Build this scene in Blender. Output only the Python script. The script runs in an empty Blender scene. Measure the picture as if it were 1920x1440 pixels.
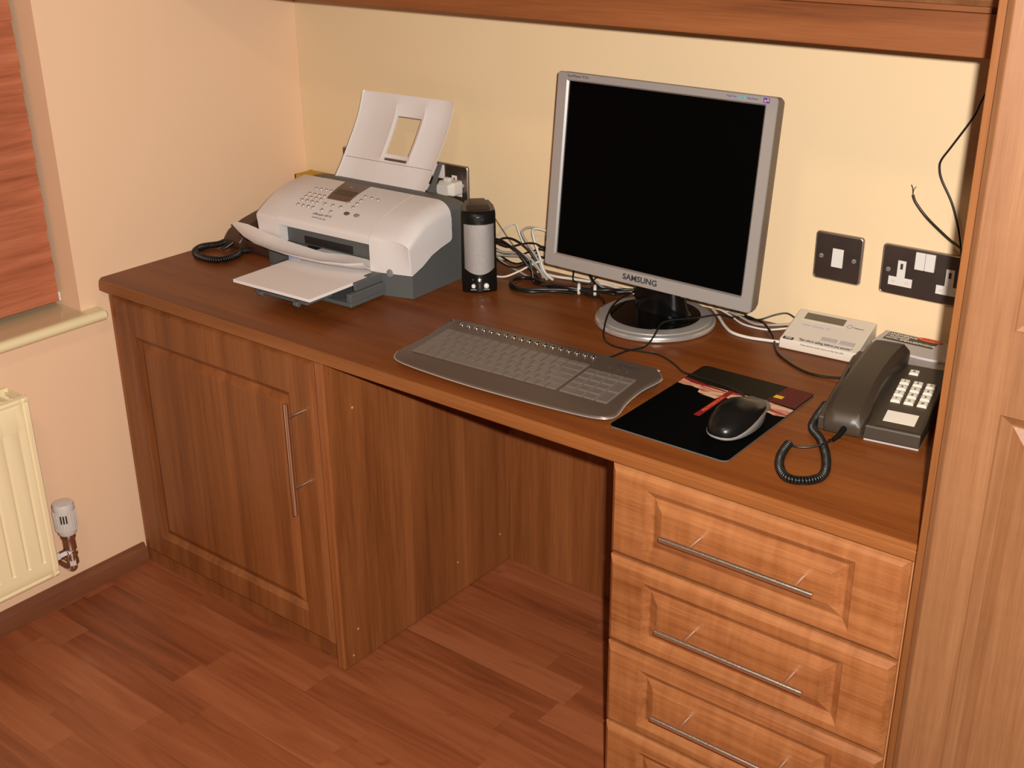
import bpy, math, random
from mathutils import Matrix, Vector, noise
PI = math.pi
scene = bpy.context.scene
COL = scene.collection
random.seed(4)

# ------------------------------------------------------------------ camera
cam_d = bpy.data.cameras.new('camera'); cam = bpy.data.objects.new('camera', cam_d); COL.objects.link(cam)
CX, CY, CZ, YAW, PIT, ROL, FPX = 2.1430, -1.9310, 1.4783, 0.66770, -0.41320, -0.0090, 2245.5
cam_d.sensor_fit = 'HORIZONTAL'; cam_d.sensor_width = 36.0; cam_d.lens = 36.0*FPX/1920
cam_d.clip_start = 0.02; cam_d.clip_end = 50
fw = Vector((-math.sin(YAW)*math.cos(PIT), math.cos(YAW)*math.cos(PIT), math.sin(PIT)))
rt = Vector((math.cos(YAW), math.sin(YAW), 0)); up = rt.cross(fw)
R_ = rt*math.cos(ROL)+up*math.sin(ROL); U_ = -rt*math.sin(ROL)+up*math.cos(ROL)
cam.matrix_world = Matrix(((R_.x, U_.x, -fw.x, CX), (R_.y, U_.y, -fw.y, CY), (R_.z, U_.z, -fw.z, CZ), (0, 0, 0, 1)))
scene.camera = cam

# ------------------------------------------------------------------ light: night, the camera's own flash plus a dim warm ceiling bulb
w = bpy.data.worlds.new('world'); scene.world = w; w.use_nodes = True
w.node_tree.nodes['Background'].inputs[0].default_value = (1.0, 0.62, 0.36, 1)
w.node_tree.nodes['Background'].inputs[1].default_value = 0.032
fl = bpy.data.lights.new('camera_flash', 'AREA'); fl.shape = 'DISK'; fl.size = 0.024; fl.energy = 57
fl.color = (1.0, 0.93, 0.86)
flo = bpy.data.objects.new('camera_flash', fl); COL.objects.link(flo)
fp = Vector((CX, CY, CZ)) + R_*0.043 + U_*0.035
flo.matrix_world = Matrix(((R_.x, U_.x, -fw.x, fp.x), (R_.y, U_.y, -fw.y, fp.y), (R_.z, U_.z, -fw.z, fp.z), (0, 0, 0, 1)))
bl = bpy.data.lights.new('ceiling_bulb', 'AREA'); bl.shape = 'DISK'; bl.size = 0.35; bl.energy = 10; bl.color = (1.0, 0.68, 0.42)
blo = bpy.data.objects.new('ceiling_bulb', bl); COL.objects.link(blo); blo.location = (1.5, -1.9, 2.35)
vs = scene.view_settings
vs.view_transform = 'Standard'; vs.look = 'None'; vs.gamma = 1; vs.use_curve_mapping = False; vs.exposure = 0.0

# ------------------------------------------------------------------ dimensions (metres)
H = 0.6873      # worktop surface
T = 0.0224      # worktop thickness
D = 0.6093      # worktop depth
W = 1.7447      # worktop right end

# ------------------------------------------------------------------ materials
def srgb(r, g, b):
    f = lambda c: (c/255/12.92) if c/255 <= .04045 else ((c/255+.055)/1.055)**2.4
    return (f(r), f(g), f(b), 1)
def plain(name, col, rough=.5, metal=0., spec=.5, bump=0, bscale=400, coat=0, var=0.):
    m = bpy.data.materials.new(name); m.use_nodes = True; nt = m.node_tree; b = nt.nodes['Principled BSDF']
    b.inputs['Base Color'].default_value = col; b.inputs['Roughness'].default_value = rough
    b.inputs['Metallic'].default_value = metal; b.inputs['Specular IOR Level'].default_value = spec
    b.inputs['Coat Weight'].default_value = coat
    tc = nt.nodes.new('ShaderNodeTexCoord')
    n = nt.nodes.new('ShaderNodeTexNoise'); n.inputs['Scale'].default_value = bscale if bump else 30; n.inputs['Detail'].default_value = 3
    nt.links.new(tc.outputs['Object'], n.inputs['Vector'])
    if bump:
        bp = nt.nodes.new('ShaderNodeBump'); bp.inputs['Strength'].default_value = bump; bp.inputs['Distance'].default_value = .0006
        nt.links.new(n.outputs['Fac'], bp.inputs['Height']); nt.links.new(bp.outputs['Normal'], b.inputs['Normal'])
    if var:
        mr = nt.nodes.new('ShaderNodeMapRange'); mr.inputs['To Min'].default_value = 1-var; mr.inputs['To Max'].default_value = 1+var
        nt.links.new(n.outputs['Fac'], mr.inputs['Value'])
        mx = nt.nodes.new('ShaderNodeVectorMath'); mx.operation = 'SCALE'; mx.inputs[0].default_value = col[:3]
        nt.links.new(mr.outputs[0], mx.inputs['Scale']); nt.links.new(mx.outputs[0], b.inputs['Base Color'])
    return m
def wood(name, axis, dark, mid, light, rough=.42, bands=16, ripple=0., coat=.0, contrast=1., spec=.36):
    """laminate with grain along axis 0/1/2 of the object's own coordinates"""
    m = bpy.data.materials.new(name); m.use_nodes = True; nt = m.node_tree; N = nt.nodes; L = nt.links; b = N['Principled BSDF']
    tc = N.new('ShaderNodeTexCoord'); oi = N.new('ShaderNodeObjectInfo')
    add = N.new('ShaderNodeVectorMath'); add.operation = 'MULTIPLY_ADD'; add.inputs[1].default_value = (1, 1, 1)
    sc = N.new('ShaderNodeVectorMath'); sc.operation = 'SCALE'; sc.inputs[0].default_value = (7.3, 3.1, 5.7)
    L.new(oi.outputs['Random'], sc.inputs['Scale']); L.new(tc.outputs['Object'], add.inputs[0]); L.new(sc.outputs[0], add.inputs[2])
    def stretched(across, along, detail, rough_=.55, dist=0.):
        mp = N.new('ShaderNodeVectorMath'); mp.operation = 'MULTIPLY'
        s = [across]*3; s[axis] = along; mp.inputs[1].default_value = s
        L.new(add.outputs[0], mp.inputs[0])
        n = N.new('ShaderNodeTexNoise'); n.inputs['Scale'].default_value = 1; n.inputs['Detail'].default_value = detail
        n.inputs['Roughness'].default_value = rough_; n.inputs['Distortion'].default_value = dist
        L.new(mp.outputs[0], n.inputs['Vector']); return n.outputs['Fac']
    a = stretched(bands, bands*.07, 3, .6, .6); f = stretched(420, 14, 2); g = stretched(70, 2.2, 3, .6)
    def mth(op, x, y):
        n = N.new('ShaderNodeMath'); n.operation = op
        for i, v in enumerate((x, y)):
            if isinstance(v, (int, float)): n.inputs[i].default_value = v
            else: L.new(v, n.inputs[i])
        return n.outputs[0]
    v = mth('ADD', mth('MULTIPLY', a, .53), mth('MULTIPLY', g, .27)); v = mth('ADD', v, mth('MULTIPLY', f, .20))
    if ripple:
        r = stretched(9, 62, 2, .5, .4); v = mth('ADD', v, mth('MULTIPLY', mth('SUBTRACT', r, .5), ripple))
    v = mth('ADD', mth('MULTIPLY', mth('SUBTRACT', v, .5), contrast), .5)
    cr = N.new('ShaderNodeValToRGB'); e = cr.color_ramp.elements
    e[0].position = .30; e[0].color = dark; e[1].position = .68; e[1].color = light
    k = e.new(.48); k.color = mid
    L.new(v, cr.inputs[0]); L.new(cr.outputs[0], b.inputs['Base Color'])
    b.inputs['Roughness'].default_value = rough; b.inputs['Specular IOR Level'].default_value = spec; b.inputs['Coat Weight'].default_value = coat
    bp = N.new('ShaderNodeBump'); bp.inputs['Strength'].default_value = .12; bp.inputs['Distance'].default_value = .0004
    L.new(f, bp.inputs['Height']); L.new(bp.outputs[0], b.inputs['Normal'])
    return m
def floor_mat():
    """three-strip laminate, strips along x, random board tones"""
    m = bpy.data.materials.new('laminate_floor'); m.use_nodes = True; nt = m.node_tree; N = nt.nodes; L = nt.links; b = N['Principled BSDF']
    tc = N.new('ShaderNodeTexCoord'); sp = N.new('ShaderNodeSeparateXYZ'); L.new(tc.outputs['Object'], sp.inputs[0])
    def mth(op, x, y=0.):
        n = N.new('ShaderNodeMath'); n.operation = op
        for i, v in enumerate((x, y)):
            if isinstance(v, (int, float)): n.inputs[i].default_value = v
            else: L.new(v, n.inputs[i])
        return n.outputs[0]
    def comb(x, y, z=0.):
        n = N.new('ShaderNodeCombineXYZ')
        for i, v in enumerate((x, y, z)):
            if isinstance(v, (int, float)): n.inputs[i].default_value = v
            else: L.new(v, n.inputs[i])
        return n.outputs[0]
    def white(vec):
        n = N.new('ShaderNodeTexWhiteNoise'); n.noise_dimensions = '3D'; L.new(vec, n.inputs['Vector']); return n.outputs['Value']
    yr = mth('DIVIDE', mth('ADD', sp.outputs['Y'], 5.013), .0685)
    row = mth('FLOOR', yr); rnd = white(comb(row, 3.3))
    xr = mth('ADD', mth('DIVIDE', sp.outputs['X'], .40), mth('MULTIPLY', rnd, 7.7))
    cell = mth('FLOOR', xr); tone = white(comb(row, cell, 1.7)); off = white(comb(cell, row, 9.1))
    def noise_(sx, sy, det, dist=0.):
        n = N.new('ShaderNodeTexNoise'); n.inputs['Scale'].default_value = 1; n.inputs['Detail'].default_value = det; n.inputs['Distortion'].default_value = dist
        L.new(comb(mth('MULTIPLY', sp.outputs['X'], sx), mth('MULTIPLY', sp.outputs['Y'], sy), mth('MULTIPLY', off, 37.)), n.inputs['Vector']); return n.outputs['Fac']
    g1 = noise_(2.6, 34, 4, 1.2); g2 = noise_(9, 260, 2); knot = noise_(7, 13, 2, 1.5)
    v = mth('ADD', mth('ADD', mth('MULTIPLY', tone, .27), .03), mth('MULTIPLY', g1, .62)); v = mth('ADD', v, mth('MULTIPLY', g2, .16))
    kn = mth('MULTIPLY', mth('MAXIMUM', mth('SUBTRACT', knot, .70), 0.), 2.6); v = mth('SUBTRACT', v, kn)
    fy = mth('FRACT', yr); fx = mth('FRACT', xr)
    sy = mth('MULTIPLY', mth('LESS_THAN', mth('ABSOLUTE', mth('SUBTRACT', fy, .985)), .013), .07)
    sx = mth('MULTIPLY', mth('LESS_THAN', fx, .004), .07)
    v = mth('SUBTRACT', mth('SUBTRACT', v, sy), sx)
    cr = N.new('ShaderNodeValToRGB'); e = cr.color_ramp.elements
    e[0].position = .22; e[0].color = FL[0]; e[1].position = .82; e[1].color = FL[2]; k = e.new(.50); k.color = FL[1]
    L.new(v, cr.inputs[0]); L.new(cr.outputs[0], b.inputs['Base Color'])
    b.inputs['Roughness'].default_value = .45; b.inputs['Specular IOR Level'].default_value = .4
    return m
FL = [(.12, .030, .010, 1), (.255, .072, .025, 1), (.36, .120, .048, 1)]
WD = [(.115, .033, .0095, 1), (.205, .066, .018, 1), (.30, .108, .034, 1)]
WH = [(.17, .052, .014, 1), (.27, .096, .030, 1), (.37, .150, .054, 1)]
M = {}
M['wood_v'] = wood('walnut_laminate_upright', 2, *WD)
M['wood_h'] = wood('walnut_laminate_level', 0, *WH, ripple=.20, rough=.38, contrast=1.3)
M['wood_tall'] = wood('walnut_laminate_tall_door', 2, (.13, .049, .016, 1), (.20, .084, .031, 1), (.275, .130, .055, 1), ripple=.05, spec=.75, rough=.46)
M['wood_tall_e'] = wood('walnut_tall_edge', 2, (.12, .040, .010, 1), (.175, .062, .017, 1), (.23, .088, .026, 1))
M['wood_pel'] = wood('walnut_laminate_pelmet', 0, (.11, .032, .010, 1), (.185, .060, .018, 1), (.25, .088, .030, 1))
M['wood_top'] = wood('walnut_worktop', 0, (.080, .020, .0045, 1), (.150, .041, .0085, 1), (.225, .066, .014, 1), rough=.34, bands=12, spec=.2)
M['wood_edge'] = wood('walnut_worktop_edge', 0, (.13, .042, .011, 1), (.22, .075, .02, 1), (.30, .11, .034, 1), rough=.33)
M['wood_inner'] = wood('walnut_panel', 2, (.13, .038, .011, 1), (.225, .073, .021, 1), (.33, .116, .036, 1), rough=.36, bands=11, contrast=1.15)
M['skirt'] = wood('skirting_foil', 1, (.09, .028, .012, 1), (.16, .052, .022, 1), (.22, .078, .034, 1))
M['blind'] = wood('blind_wood_print', 1, (.27, .082, .036, 1), (.41, .128, .060, 1), (.52, .185, .092, 1), bands=46, contrast=1.25)
M['floor'] = floor_mat()
M['paint_b'] = plain('cream_wall_paint', (.77, .585, .355, 1), .75, bump=.25, bscale=260)
M['paint_l'] = plain('peach_left_wall', (.84, .575, .37, 1), .75, bump=.25, bscale=260)  # left wall base colour, peachier than the back wall
M['gloss_cream'] = plain('cream_gloss_paint', (.82, .70, .42, 1), .35)
M['sill_shaded'] = plain('cream_gloss_sill_shaded', (.62, .47, .28, 1), .16)  # cream gloss darkened, grazing light on the sill top put into the colour
M['rad'] = plain('radiator_enamel', (.90, .76, .47, 1), .38)
M['rad_in'] = plain('radiator_grille_metal', (.35, .29, .22, 1), .4, metal=.5)
M['white'] = plain('warm_white_plastic', (.68, .64, .62, 1), .45, bump=.1, bscale=900)
M['valve'] = plain('white_valve_plastic', (.62, .58, .54, 1), .35)
M['grey'] = plain('slate_grey_plastic', (.092, .096, .094, 1), .5, bump=.15, bscale=900)
M['dgrey'] = plain('dark_slot_plastic', (.012, .011, .010, 1), .5)
M['midgrey'] = plain('mid_grey_plastic', (.22, .22, .23, 1), .5)
M['paper'] = plain('white_paper', (.78, .73, .70, 1), .8)
M['silver'] = plain('silver_plastic', (.345, .325, .305, 1), .36, metal=.25)
M['silver_lit'] = plain('flash_lit_bevel', (.60, .58, .56, 1), .32, metal=.8)  # brighter silver than the bezel, the flash glint painted into the bevel
M['silver_b'] = plain('bright_silver_rim', (.62, .60, .58, 1), .25, metal=.7)
M['shell'] = plain('dark_shell_plastic', (.16, .115, .085, 1), .5)
M['screen'] = plain('dark_screen', (.0008, .0008, .0008, 1), .5, spec=.03)
M['blackg'] = plain('gloss_black_plastic', (.003, .003, .003, 1), .14, spec=.4)
M['black'] = plain('black_plastic', (.006, .0055, .005, 1), .30, spec=.3)
M['blackm'] = plain('matt_black_rubber', (.0012, .0012, .0012, 1), .7, spec=.03)
M['ink'] = plain('dark_ink', (.03, .03, .035, 1), .6)
M['mesh'] = plain('silver_speaker_mesh', (.40, .375, .36, 1), .38, metal=.55, bump=1., bscale=1500)
M['knob'] = plain('white_knob', (.75, .72, .68, 1), .3)
M['kbody'] = plain('keyboard_silver_grey', (.125, .088, .066, 1), .36, metal=.4)
M['kkey'] = plain('keyboard_keycap', (.15, .120, .100, 1), .28, metal=.1)
M['chrome'] = plain('chrome', (.75, .74, .72, 1), .12, metal=1)
M['steel'] = plain('brushed_steel', (.80, .76, .70, 1), .27, metal=1)
def ring_brushed(m):
    nt = m.node_tree; N = nt.nodes; L = nt.links
    tc = N.new('ShaderNodeTexCoord'); mp = N.new('ShaderNodeVectorMath'); mp.operation = 'MULTIPLY'; mp.inputs[1].default_value = (5200, 0, 5200)
    n = N.new('ShaderNodeTexNoise'); n.inputs['Scale'].default_value = 1; n.inputs['Detail'].default_value = 1
    bp = N.new('ShaderNodeBump'); bp.inputs['Strength'].default_value = 1; bp.inputs['Distance'].default_value = .00006
    L.new(tc.outputs['Object'], mp.inputs[0]); L.new(mp.outputs[0], n.inputs['Vector']); L.new(n.outputs['Fac'], bp.inputs['Height']); L.new(bp.outputs[0], N['Principled BSDF'].inputs['Normal'])
ring_brushed(M['steel'])
M['plate'] = plain('brushed_black_nickel', (.17, .13, .11, 1), .30, metal=.85, var=.25)
M['rim_glint'] = plain('nickel_edge_glint', (.62, .55, .49, 1), .34, metal=1)  # plate edge metal, brightened so its colour carries the edge highlight
M['insert'] = plain('white_socket_insert', (.68, .64, .60, 1), .4)
M['phone'] = plain('brown_phone_plastic', (.044, .031, .020, 1), .42)
M['phone_d'] = plain('dark_brown_phone_plastic', (.048, .019, .009, 1), .42)
M['pkey'] = plain('cream_key_plastic', (.68, .62, .52, 1), .4)
M['card'] = plain('cream_card', (.78, .72, .60, 1), .7)
M['cream'] = plain('cream_plastic', (.62, .55, .46, 1), .45)
M['creamd'] = plain('grey_button_plastic', (.42, .38, .36, 1), .4)
M['lcd'] = plain('olive_lcd', (.12, .095, .06, 1), .25)
M['lcdd'] = plain('dark_lcd', (.028, .022, .010, 1), .2)
M['brownpanel'] = plain('brown_display_surround', (.12, .072, .055, 1), .35)
M['ansgrey'] = plain('grey_answering_plastic', (.36, .33, .31, 1), .5, var=.06)
M['anslid'] = plain('pale_grey_lid_plastic', (.50, .46, .43, 1), .45)
M['orange'] = plain('orange_sticker', (.80, .13, .04, 1), .5)
M['black_lab'] = plain('black_label', (.035, .022, .018, 1), .5)
M['cab_b'] = plain('black_cable', (.008, .007, .006, 1), .35)
M['cab_w'] = plain('white_cable', (.66, .62, .56, 1), .4)
M['cab_g'] = plain('grey_cable', (.36, .33, .29, 1), .35)
M['yellow'] = plain('yellow_card', (.52, .30, .015, 1), .6)
M['pyel'] = plain('yellow_print', (.75, .42, .01, 1), .6)
M['sground'] = plain('dark_red_brown_print', (.050, .012, .007, 1), .6, spec=.2)
M['pred'] = plain('red_print', (.22, .012, .010, 1), .6, spec=.2)
M['polive'] = plain('olive_black_print', (.011, .008, .003, 1), .6, spec=.15)
M['blue'] = plain('blue_sticker', (.03, .05, .35, 1), .5)
M['cyan'] = plain('cyan_sticker', (.12, .42, .55, 1), .5)
M['pink'] = plain('pink_sticker', (.7, .2, .22, 1), .5)
M['pblue'] = plain('pale_blue_print', (.30, .38, .55, 1), .6)
M['green'] = plain('green_led_lens', (.02, .10, .03, 1), .3)
M['glass'] = plain('night_window_glass', (.01, .01, .012, 1), .05)
M['upvc'] = plain('white_window_frame', (.6, .58, .54, 1), .4)
M['scratch'] = plain('scratched_laminate', (.33, .19, .11, 1), .6)
M['wood_strip'] = wood('bright_edge_strip', 2, (.33, .14, .05, 1), (.42, .19, .075, 1), (.5, .24, .10, 1))
def rock_mat():
    m = plain('flesh_rock_print', (.55, .3, .2, 1), .6); nt = m.node_tree; b = nt.nodes['Principled BSDF']
    tc = nt.nodes.new('ShaderNodeTexCoord'); mp = nt.nodes.new('ShaderNodeVectorMath'); mp.operation = 'MULTIPLY'; mp.inputs[1].default_value = (28, 75, 1)
    n = nt.nodes.new('ShaderNodeTexNoise'); n.inputs['Scale'].default_value = 1; n.inputs['Detail'].default_value = 3; n.inputs['Distortion'].default_value = .8
    cr = nt.nodes.new('ShaderNodeValToRGB'); e = cr.color_ramp.elements
    e[0].position = .36; e[0].color = (.30, .03, .03, 1); e[1].position = .54; e[1].color = (.62, .40, .24, 1); k = e.new(.45); k.color = (.55, .22, .15, 1)
    nt.links.new(tc.outputs['Object'], mp.inputs[0]); nt.links.new(mp.outputs[0], n.inputs['Vector']); nt.links.new(n.outputs['Fac'], cr.inputs[0]); nt.links.new(cr.outputs[0], b.inputs['Base Color'])
    return m
M['rock'] = rock_mat()
M['platebrown'] = plain('brown_grey_plastic', (.13, .105, .085, 1), .4)
M['foam'] = plain('grey_green_foam', (.075, .082, .072, 1), .8)

# ------------------------------------------------------------------ mesh helpers
class MB:
    def __init__(s): s.v = []; s.f = []
    def add(s, vs_, fs, m=None):
        o = len(s.v)
        s.v += [tuple(m @ Vector(p)) if m else tuple(p) for p in vs_]
        s.f += [tuple(i+o for i in f) for f in fs]; return s
    def box(s, x0, x1, y0, y1, z0, z1, m=None):
        if x0 > x1: x0, x1 = x1, x0
        if y0 > y1: y0, y1 = y1, y0
        if z0 > z1: z0, z1 = z1, z0
        v = [(x, y, z) for z in (z0, z1) for y in (y0, y1) for x in (x0, x1)]
        return s.add(v, [(0, 2, 3, 1), (4, 5, 7, 6), (0, 1, 5, 4), (2, 6, 7, 3), (0, 4, 6, 2), (1, 3, 7, 5)], m)
    def loft(s, rings, m=None, caps=True, closed=False):
        n = len(rings[0]); v = [p for r in rings for p in r]; f = []
        k = len(rings)
        for i in range(k if closed else k-1):
            a, b = i*n, ((i+1) % k)*n
            f += [(a+j, a+(j+1) % n, b+(j+1) % n, b+j) for j in range(n)]
        if caps and not closed:
            f += [tuple(range(n-1, -1, -1)), tuple(range((k-1)*n, k*n))]
        return s.add(v, f, m)
    def prism(s, poly, plane, a, b, m=None):
        if plane == 'xy': g = lambda p, c: (p[0], p[1], c)
        elif plane == 'xz': g = lambda p, c: (p[0], c, p[1])
        else: g = lambda p, c: (c, p[0], p[1])
        return s.loft([[g(p, a) for p in poly], [g(p, b) for p in poly]], m)
    def lathe(s, prof, c=(0, 0, 0), seg=24, m=None, axis='z', caps=True):
        rings = []
        for r, h in prof:
            ring = []
            for i in range(seg):
                t = 2*PI*i/seg; a, b = r*math.cos(t), r*math.sin(t)
                ring.append((c[0]+a, c[1]+b, c[2]+h) if axis == 'z' else (c[0]+a, c[1]+h, c[2]+b) if axis == 'y' else (c[0]+h, c[1]+a, c[2]+b))
            rings.append(ring)
        return s.loft(rings, m, caps)
    def tube(s, pts, r, seg=8, m=None, smooth=0, closed=False):
        P = [Vector(p) for p in pts]
        if smooth: P = catmull(P, smooth, closed)
        rings = []; t0 = (P[1]-P[0]).normalized(); n = t0.orthogonal().normalized(); last = t0; k = len(P)
        for i, p in enumerate(P):
            if closed: t = (P[(i+1) % k]-P[i-1]).normalized()
            else: t = (P[min(i+1, k-1)]-P[max(i-1, 0)]).normalized()
            if t.length < .5: t = last
            q = last.rotation_difference(t); n = q @ n; n = (n-t*n.dot(t)).normalized(); bn = t.cross(n); last = t
            rr = r[i] if isinstance(r, list) else r
            rings.append([tuple(p+(n*math.cos(2*PI*j/seg)+bn*math.sin(2*PI*j/seg))*rr) for j in range(seg)])
        return s.loft(rings, m, closed=closed)
    def obj(s, name, mat, parent=None, smooth=None, bevel=0, seg=2, loc=None):
        me = bpy.data.meshes.new(name); me.from_pydata(s.v, [], s.f); me.validate()
        import bmesh
        bm = bmesh.new(); bm.from_mesh(me); bmesh.ops.recalc_face_normals(bm, faces=bm.faces); bm.to_mesh(me); bm.free()
        me.materials.append(mat)
        o = bpy.data.objects.new(name, me); COL.objects.link(o)
        if parent: o.parent = parent
        if loc: o.location = loc
        if smooth is not None:
            me.shade_smooth(); me.set_sharp_from_angle(angle=math.radians(smooth))
        if bevel:
            b = o.modifiers.new('bevel', 'BEVEL'); b.width = bevel; b.segments = seg; b.limit_method = 'ANGLE'; b.angle_limit = math.radians(35); b.use_clamp_overlap = True
            me.shade_smooth(); me.set_sharp_from_angle(angle=math.radians(50))
            wn = o.modifiers.new('wn', 'WEIGHTED_NORMAL'); wn.keep_sharp = True
        return o
def catmull(P, n, closed=False):
    P = [Vector(p) for p in P]; k = len(P); out = []
    for i in range(k if closed else k-1):
        g = (lambda j: P[j % k]) if closed else (lambda j: P[max(0, min(k-1, j))])
        a, b, c, d = g(i-1), g(i), g(i+1), g(i+2)
        for j in range(n):
            t = j/n
            out.append(.5*((2*b)+(c-a)*t+(2*a-5*b+4*c-d)*t*t+(3*b-a-3*c+d)*t**3))
    if not closed: out.append(P[-1])
    return out
def tag(o, label, cat, group=None):
    o['label'] = label; o['category'] = cat
    if group: o['group'] = group
    return o
def thing(name, label, cat, loc=(0, 0, 0), rz=0., group=None):
    o = bpy.data.objects.new(name, None); COL.objects.link(o); o.location = loc; o.rotation_euler = (0, 0, rz); o.empty_display_size = .05
    return tag(o, label, cat, group)
def struct(o): o['kind'] = 'structure'; return o
def copy_part(o, parent, loc):
    c = o.copy(); COL.objects.link(c); c.parent = parent; c.location = loc; return c
def text(name, s, size, mat, parent, mtx, ext=.00012, align='CENTER', bold=0., sx=1.):
    cu = bpy.data.curves.new(name, 'FONT'); cu.body = s; cu.size = size; cu.extrude = ext; cu.align_x = align; cu.align_y = 'CENTER'; cu.offset = bold
    cu.resolution_u = 3
    t = bpy.data.objects.new(name+'_c', cu); COL.objects.link(t)
    dg = bpy.context.evaluated_depsgraph_get(); me = bpy.data.meshes.new_from_object(t.evaluated_get(dg))
    bpy.data.objects.remove(t); bpy.data.curves.remove(cu)
    me.transform(Matrix.Diagonal((sx, 1, 1, 1))); me.transform(mtx); me.materials.clear(); me.materials.append(mat); me.name = name
    o = bpy.data.objects.new(name, me); COL.objects.link(o); o.parent = parent; return o
def frame(o, x, y, n=None):
    """matrix with columns x, y, z=x*y at origin o"""
    x = Vector(x).normalized(); y = Vector(y).normalized(); z = x.cross(y)
    return Matrix(((x.x, y.x, z.x, o[0]), (x.y, y.y, z.y, o[1]), (x.z, y.z, z.z, o[2]), (0, 0, 0, 1)))
def roundrect(x0, x1, y0, y1, r, n=5):
    out = []
    for cx, cy, a0 in ((x1-r, y1-r, 0), (x0+r, y1-r, 90), (x0+r, y0+r, 180), (x1-r, y0+r, 270)):
        for i in range(n+1):
            a = math.radians(a0+90*i/n); out.append((cx+r*math.cos(a), cy+r*math.sin(a)))
    return out
def scale_poly(poly, d):
    cx = sum(p[0] for p in poly)/len(poly); cy = sum(p[1] for p in poly)/len(poly); out = []
    for x, y in poly:
        l = math.hypot(x-cx, y-cy); out.append((x+(cx-x)*d/l, y+(cy-y)*d/l))
    return out

# ------------------------------------------------------------------ the setting
b = MB().box(-.2, 3.2, -3.0, .12, -.05, 0); struct(b.obj('floor', M['floor']))
b = MB().box(-.16, 3.2, 0, .12, -.04, 2.45); struct(b.obj('wall_back', M['paint_b']))
SILL = .629; RY = -.651
b = MB().box(-.16, 0, RY, -.0005, -.04, 2.45).box(-.16, 0, -3.0, -1.80, -.04, 2.45).box(-.16, 0, -1.80, RY, -.04, SILL-.021).box(-.16, 0, -1.80, RY, 1.95, 2.45)
struct(b.obj('wall_left', M['paint_l']))
# skirting on the left wall
prof = [(0, 0), (.015, 0), (.015, .034), (.012, .039), (.008, .042), (.006, .048), (0, .048)]
b = MB(); b.loft([[(x+.0003, y, z) for x, z in prof] for y in (-3.0, -.590)]); struct(b.obj('baseboard_left', M['skirt'], smooth=40))
# window sill
poly = [(-.155, SILL-.020), (.022, SILL-.021)]+[(.028+.0108*math.sin(a), SILL-.0108-.0108*math.cos(a)) for a in [PI*i/10 for i in range(11)]]+[(-.155, SILL)]
b = MB(); b.loft([[(x, y, z) for x, z in poly] for y in (-1.798, RY-.001)])
sl = struct(b.obj('trim_1', M['sill_shaded'], smooth=35))
b = MB(); nz = [(.0222, SILL-.0214)]+[(.028+.0111*math.sin(a), SILL-.0108-.0111*math.cos(a)) for a in [PI*i/10 for i in range(11)]]+[(.0222, SILL+.0002)]; b.loft([[(x, y, z) for x, z in nz] for y in (-1.798, RY-.0015)]); b.obj('trim_nosing', M['gloss_cream'], sl, smooth=35)
poly2 = [(.0004, SILL-.0215), (.022, SILL-.0215)]+[(.028+.0112*math.sin(a), SILL-.0108-.0112*math.cos(a)) for a in [PI*i/10 for i in range(11)]]+[(.0004, SILL+.0003)]
b = MB(); b.loft([[(x, y, z) for x, z in poly2] for y in (RY-.002, -.616)]); b.loft([[(x, y, z) for x, z in scale_poly(poly2, d)] for y, d in ((-.616, 0), (-.6125, .003))])
b.obj('trim_end', M['gloss_cream'], sl, smooth=35)
# window behind the blind
b = MB()
for a in ((-1.799, RY-.001, SILL+.001, SILL+.06), (-1.799, RY-.001, 1.90, 1.949), (-1.799, -1.74, SILL+.06, 1.90), (RY-.06, RY-.001, SILL+.06, 1.90), (-1.25, -1.19, SILL+.06, 1.90)):
    b.box(-.155, -.115, a[0], a[1], a[2], a[3])
wf = struct(b.obj('window_1', M['upvc']))
MB().box(-.14, -.134, -1.75, RY-.05, SILL+.05, 1.91).obj('window_pane', M['glass'], wf)

# slatted wooden blind inside the reveal
bt = thing('window_blind', 'reddish wood grain slatted blind closed inside the window reveal', 'blind', (-.066, -1.222, SILL))
b = MB(); z = .033; i = 0
while z < 1.28:
    h = .0455
    t = .0045
    b.box(-.0015, .0015, -.565+.0006*(i % 3), .562+.0008*math.sin(i*2.1), -h/2-.0012, h/2+.0012, Matrix.Translation((.0035, 0, z+h/2)) @ Matrix.Rotation(math.radians(-5.5), 4, 'Y'))
    z += h; i += 1
b.obj('slats', M['blind'], bt)
MB().box(-.006, .010, -.565, .560, .0135, .0335).obj('bottom_rail', M['blind'], bt, bevel=.002)
MB().box(-.005, .0104, .5602, .5645, .014, .033).obj('end_cap', M['white'], bt, bevel=.001)
MB().box(-.012, .016, -.565, .562, 1.28, 1.315).obj('head_rail', M['blind'], bt)
for yy in (-.35, .3): MB().tube([(.0085, yy, .03), (.0085, yy, 1.29)], .0007, 5).obj('lift_cord', M['cab_w'], bt)

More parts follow.
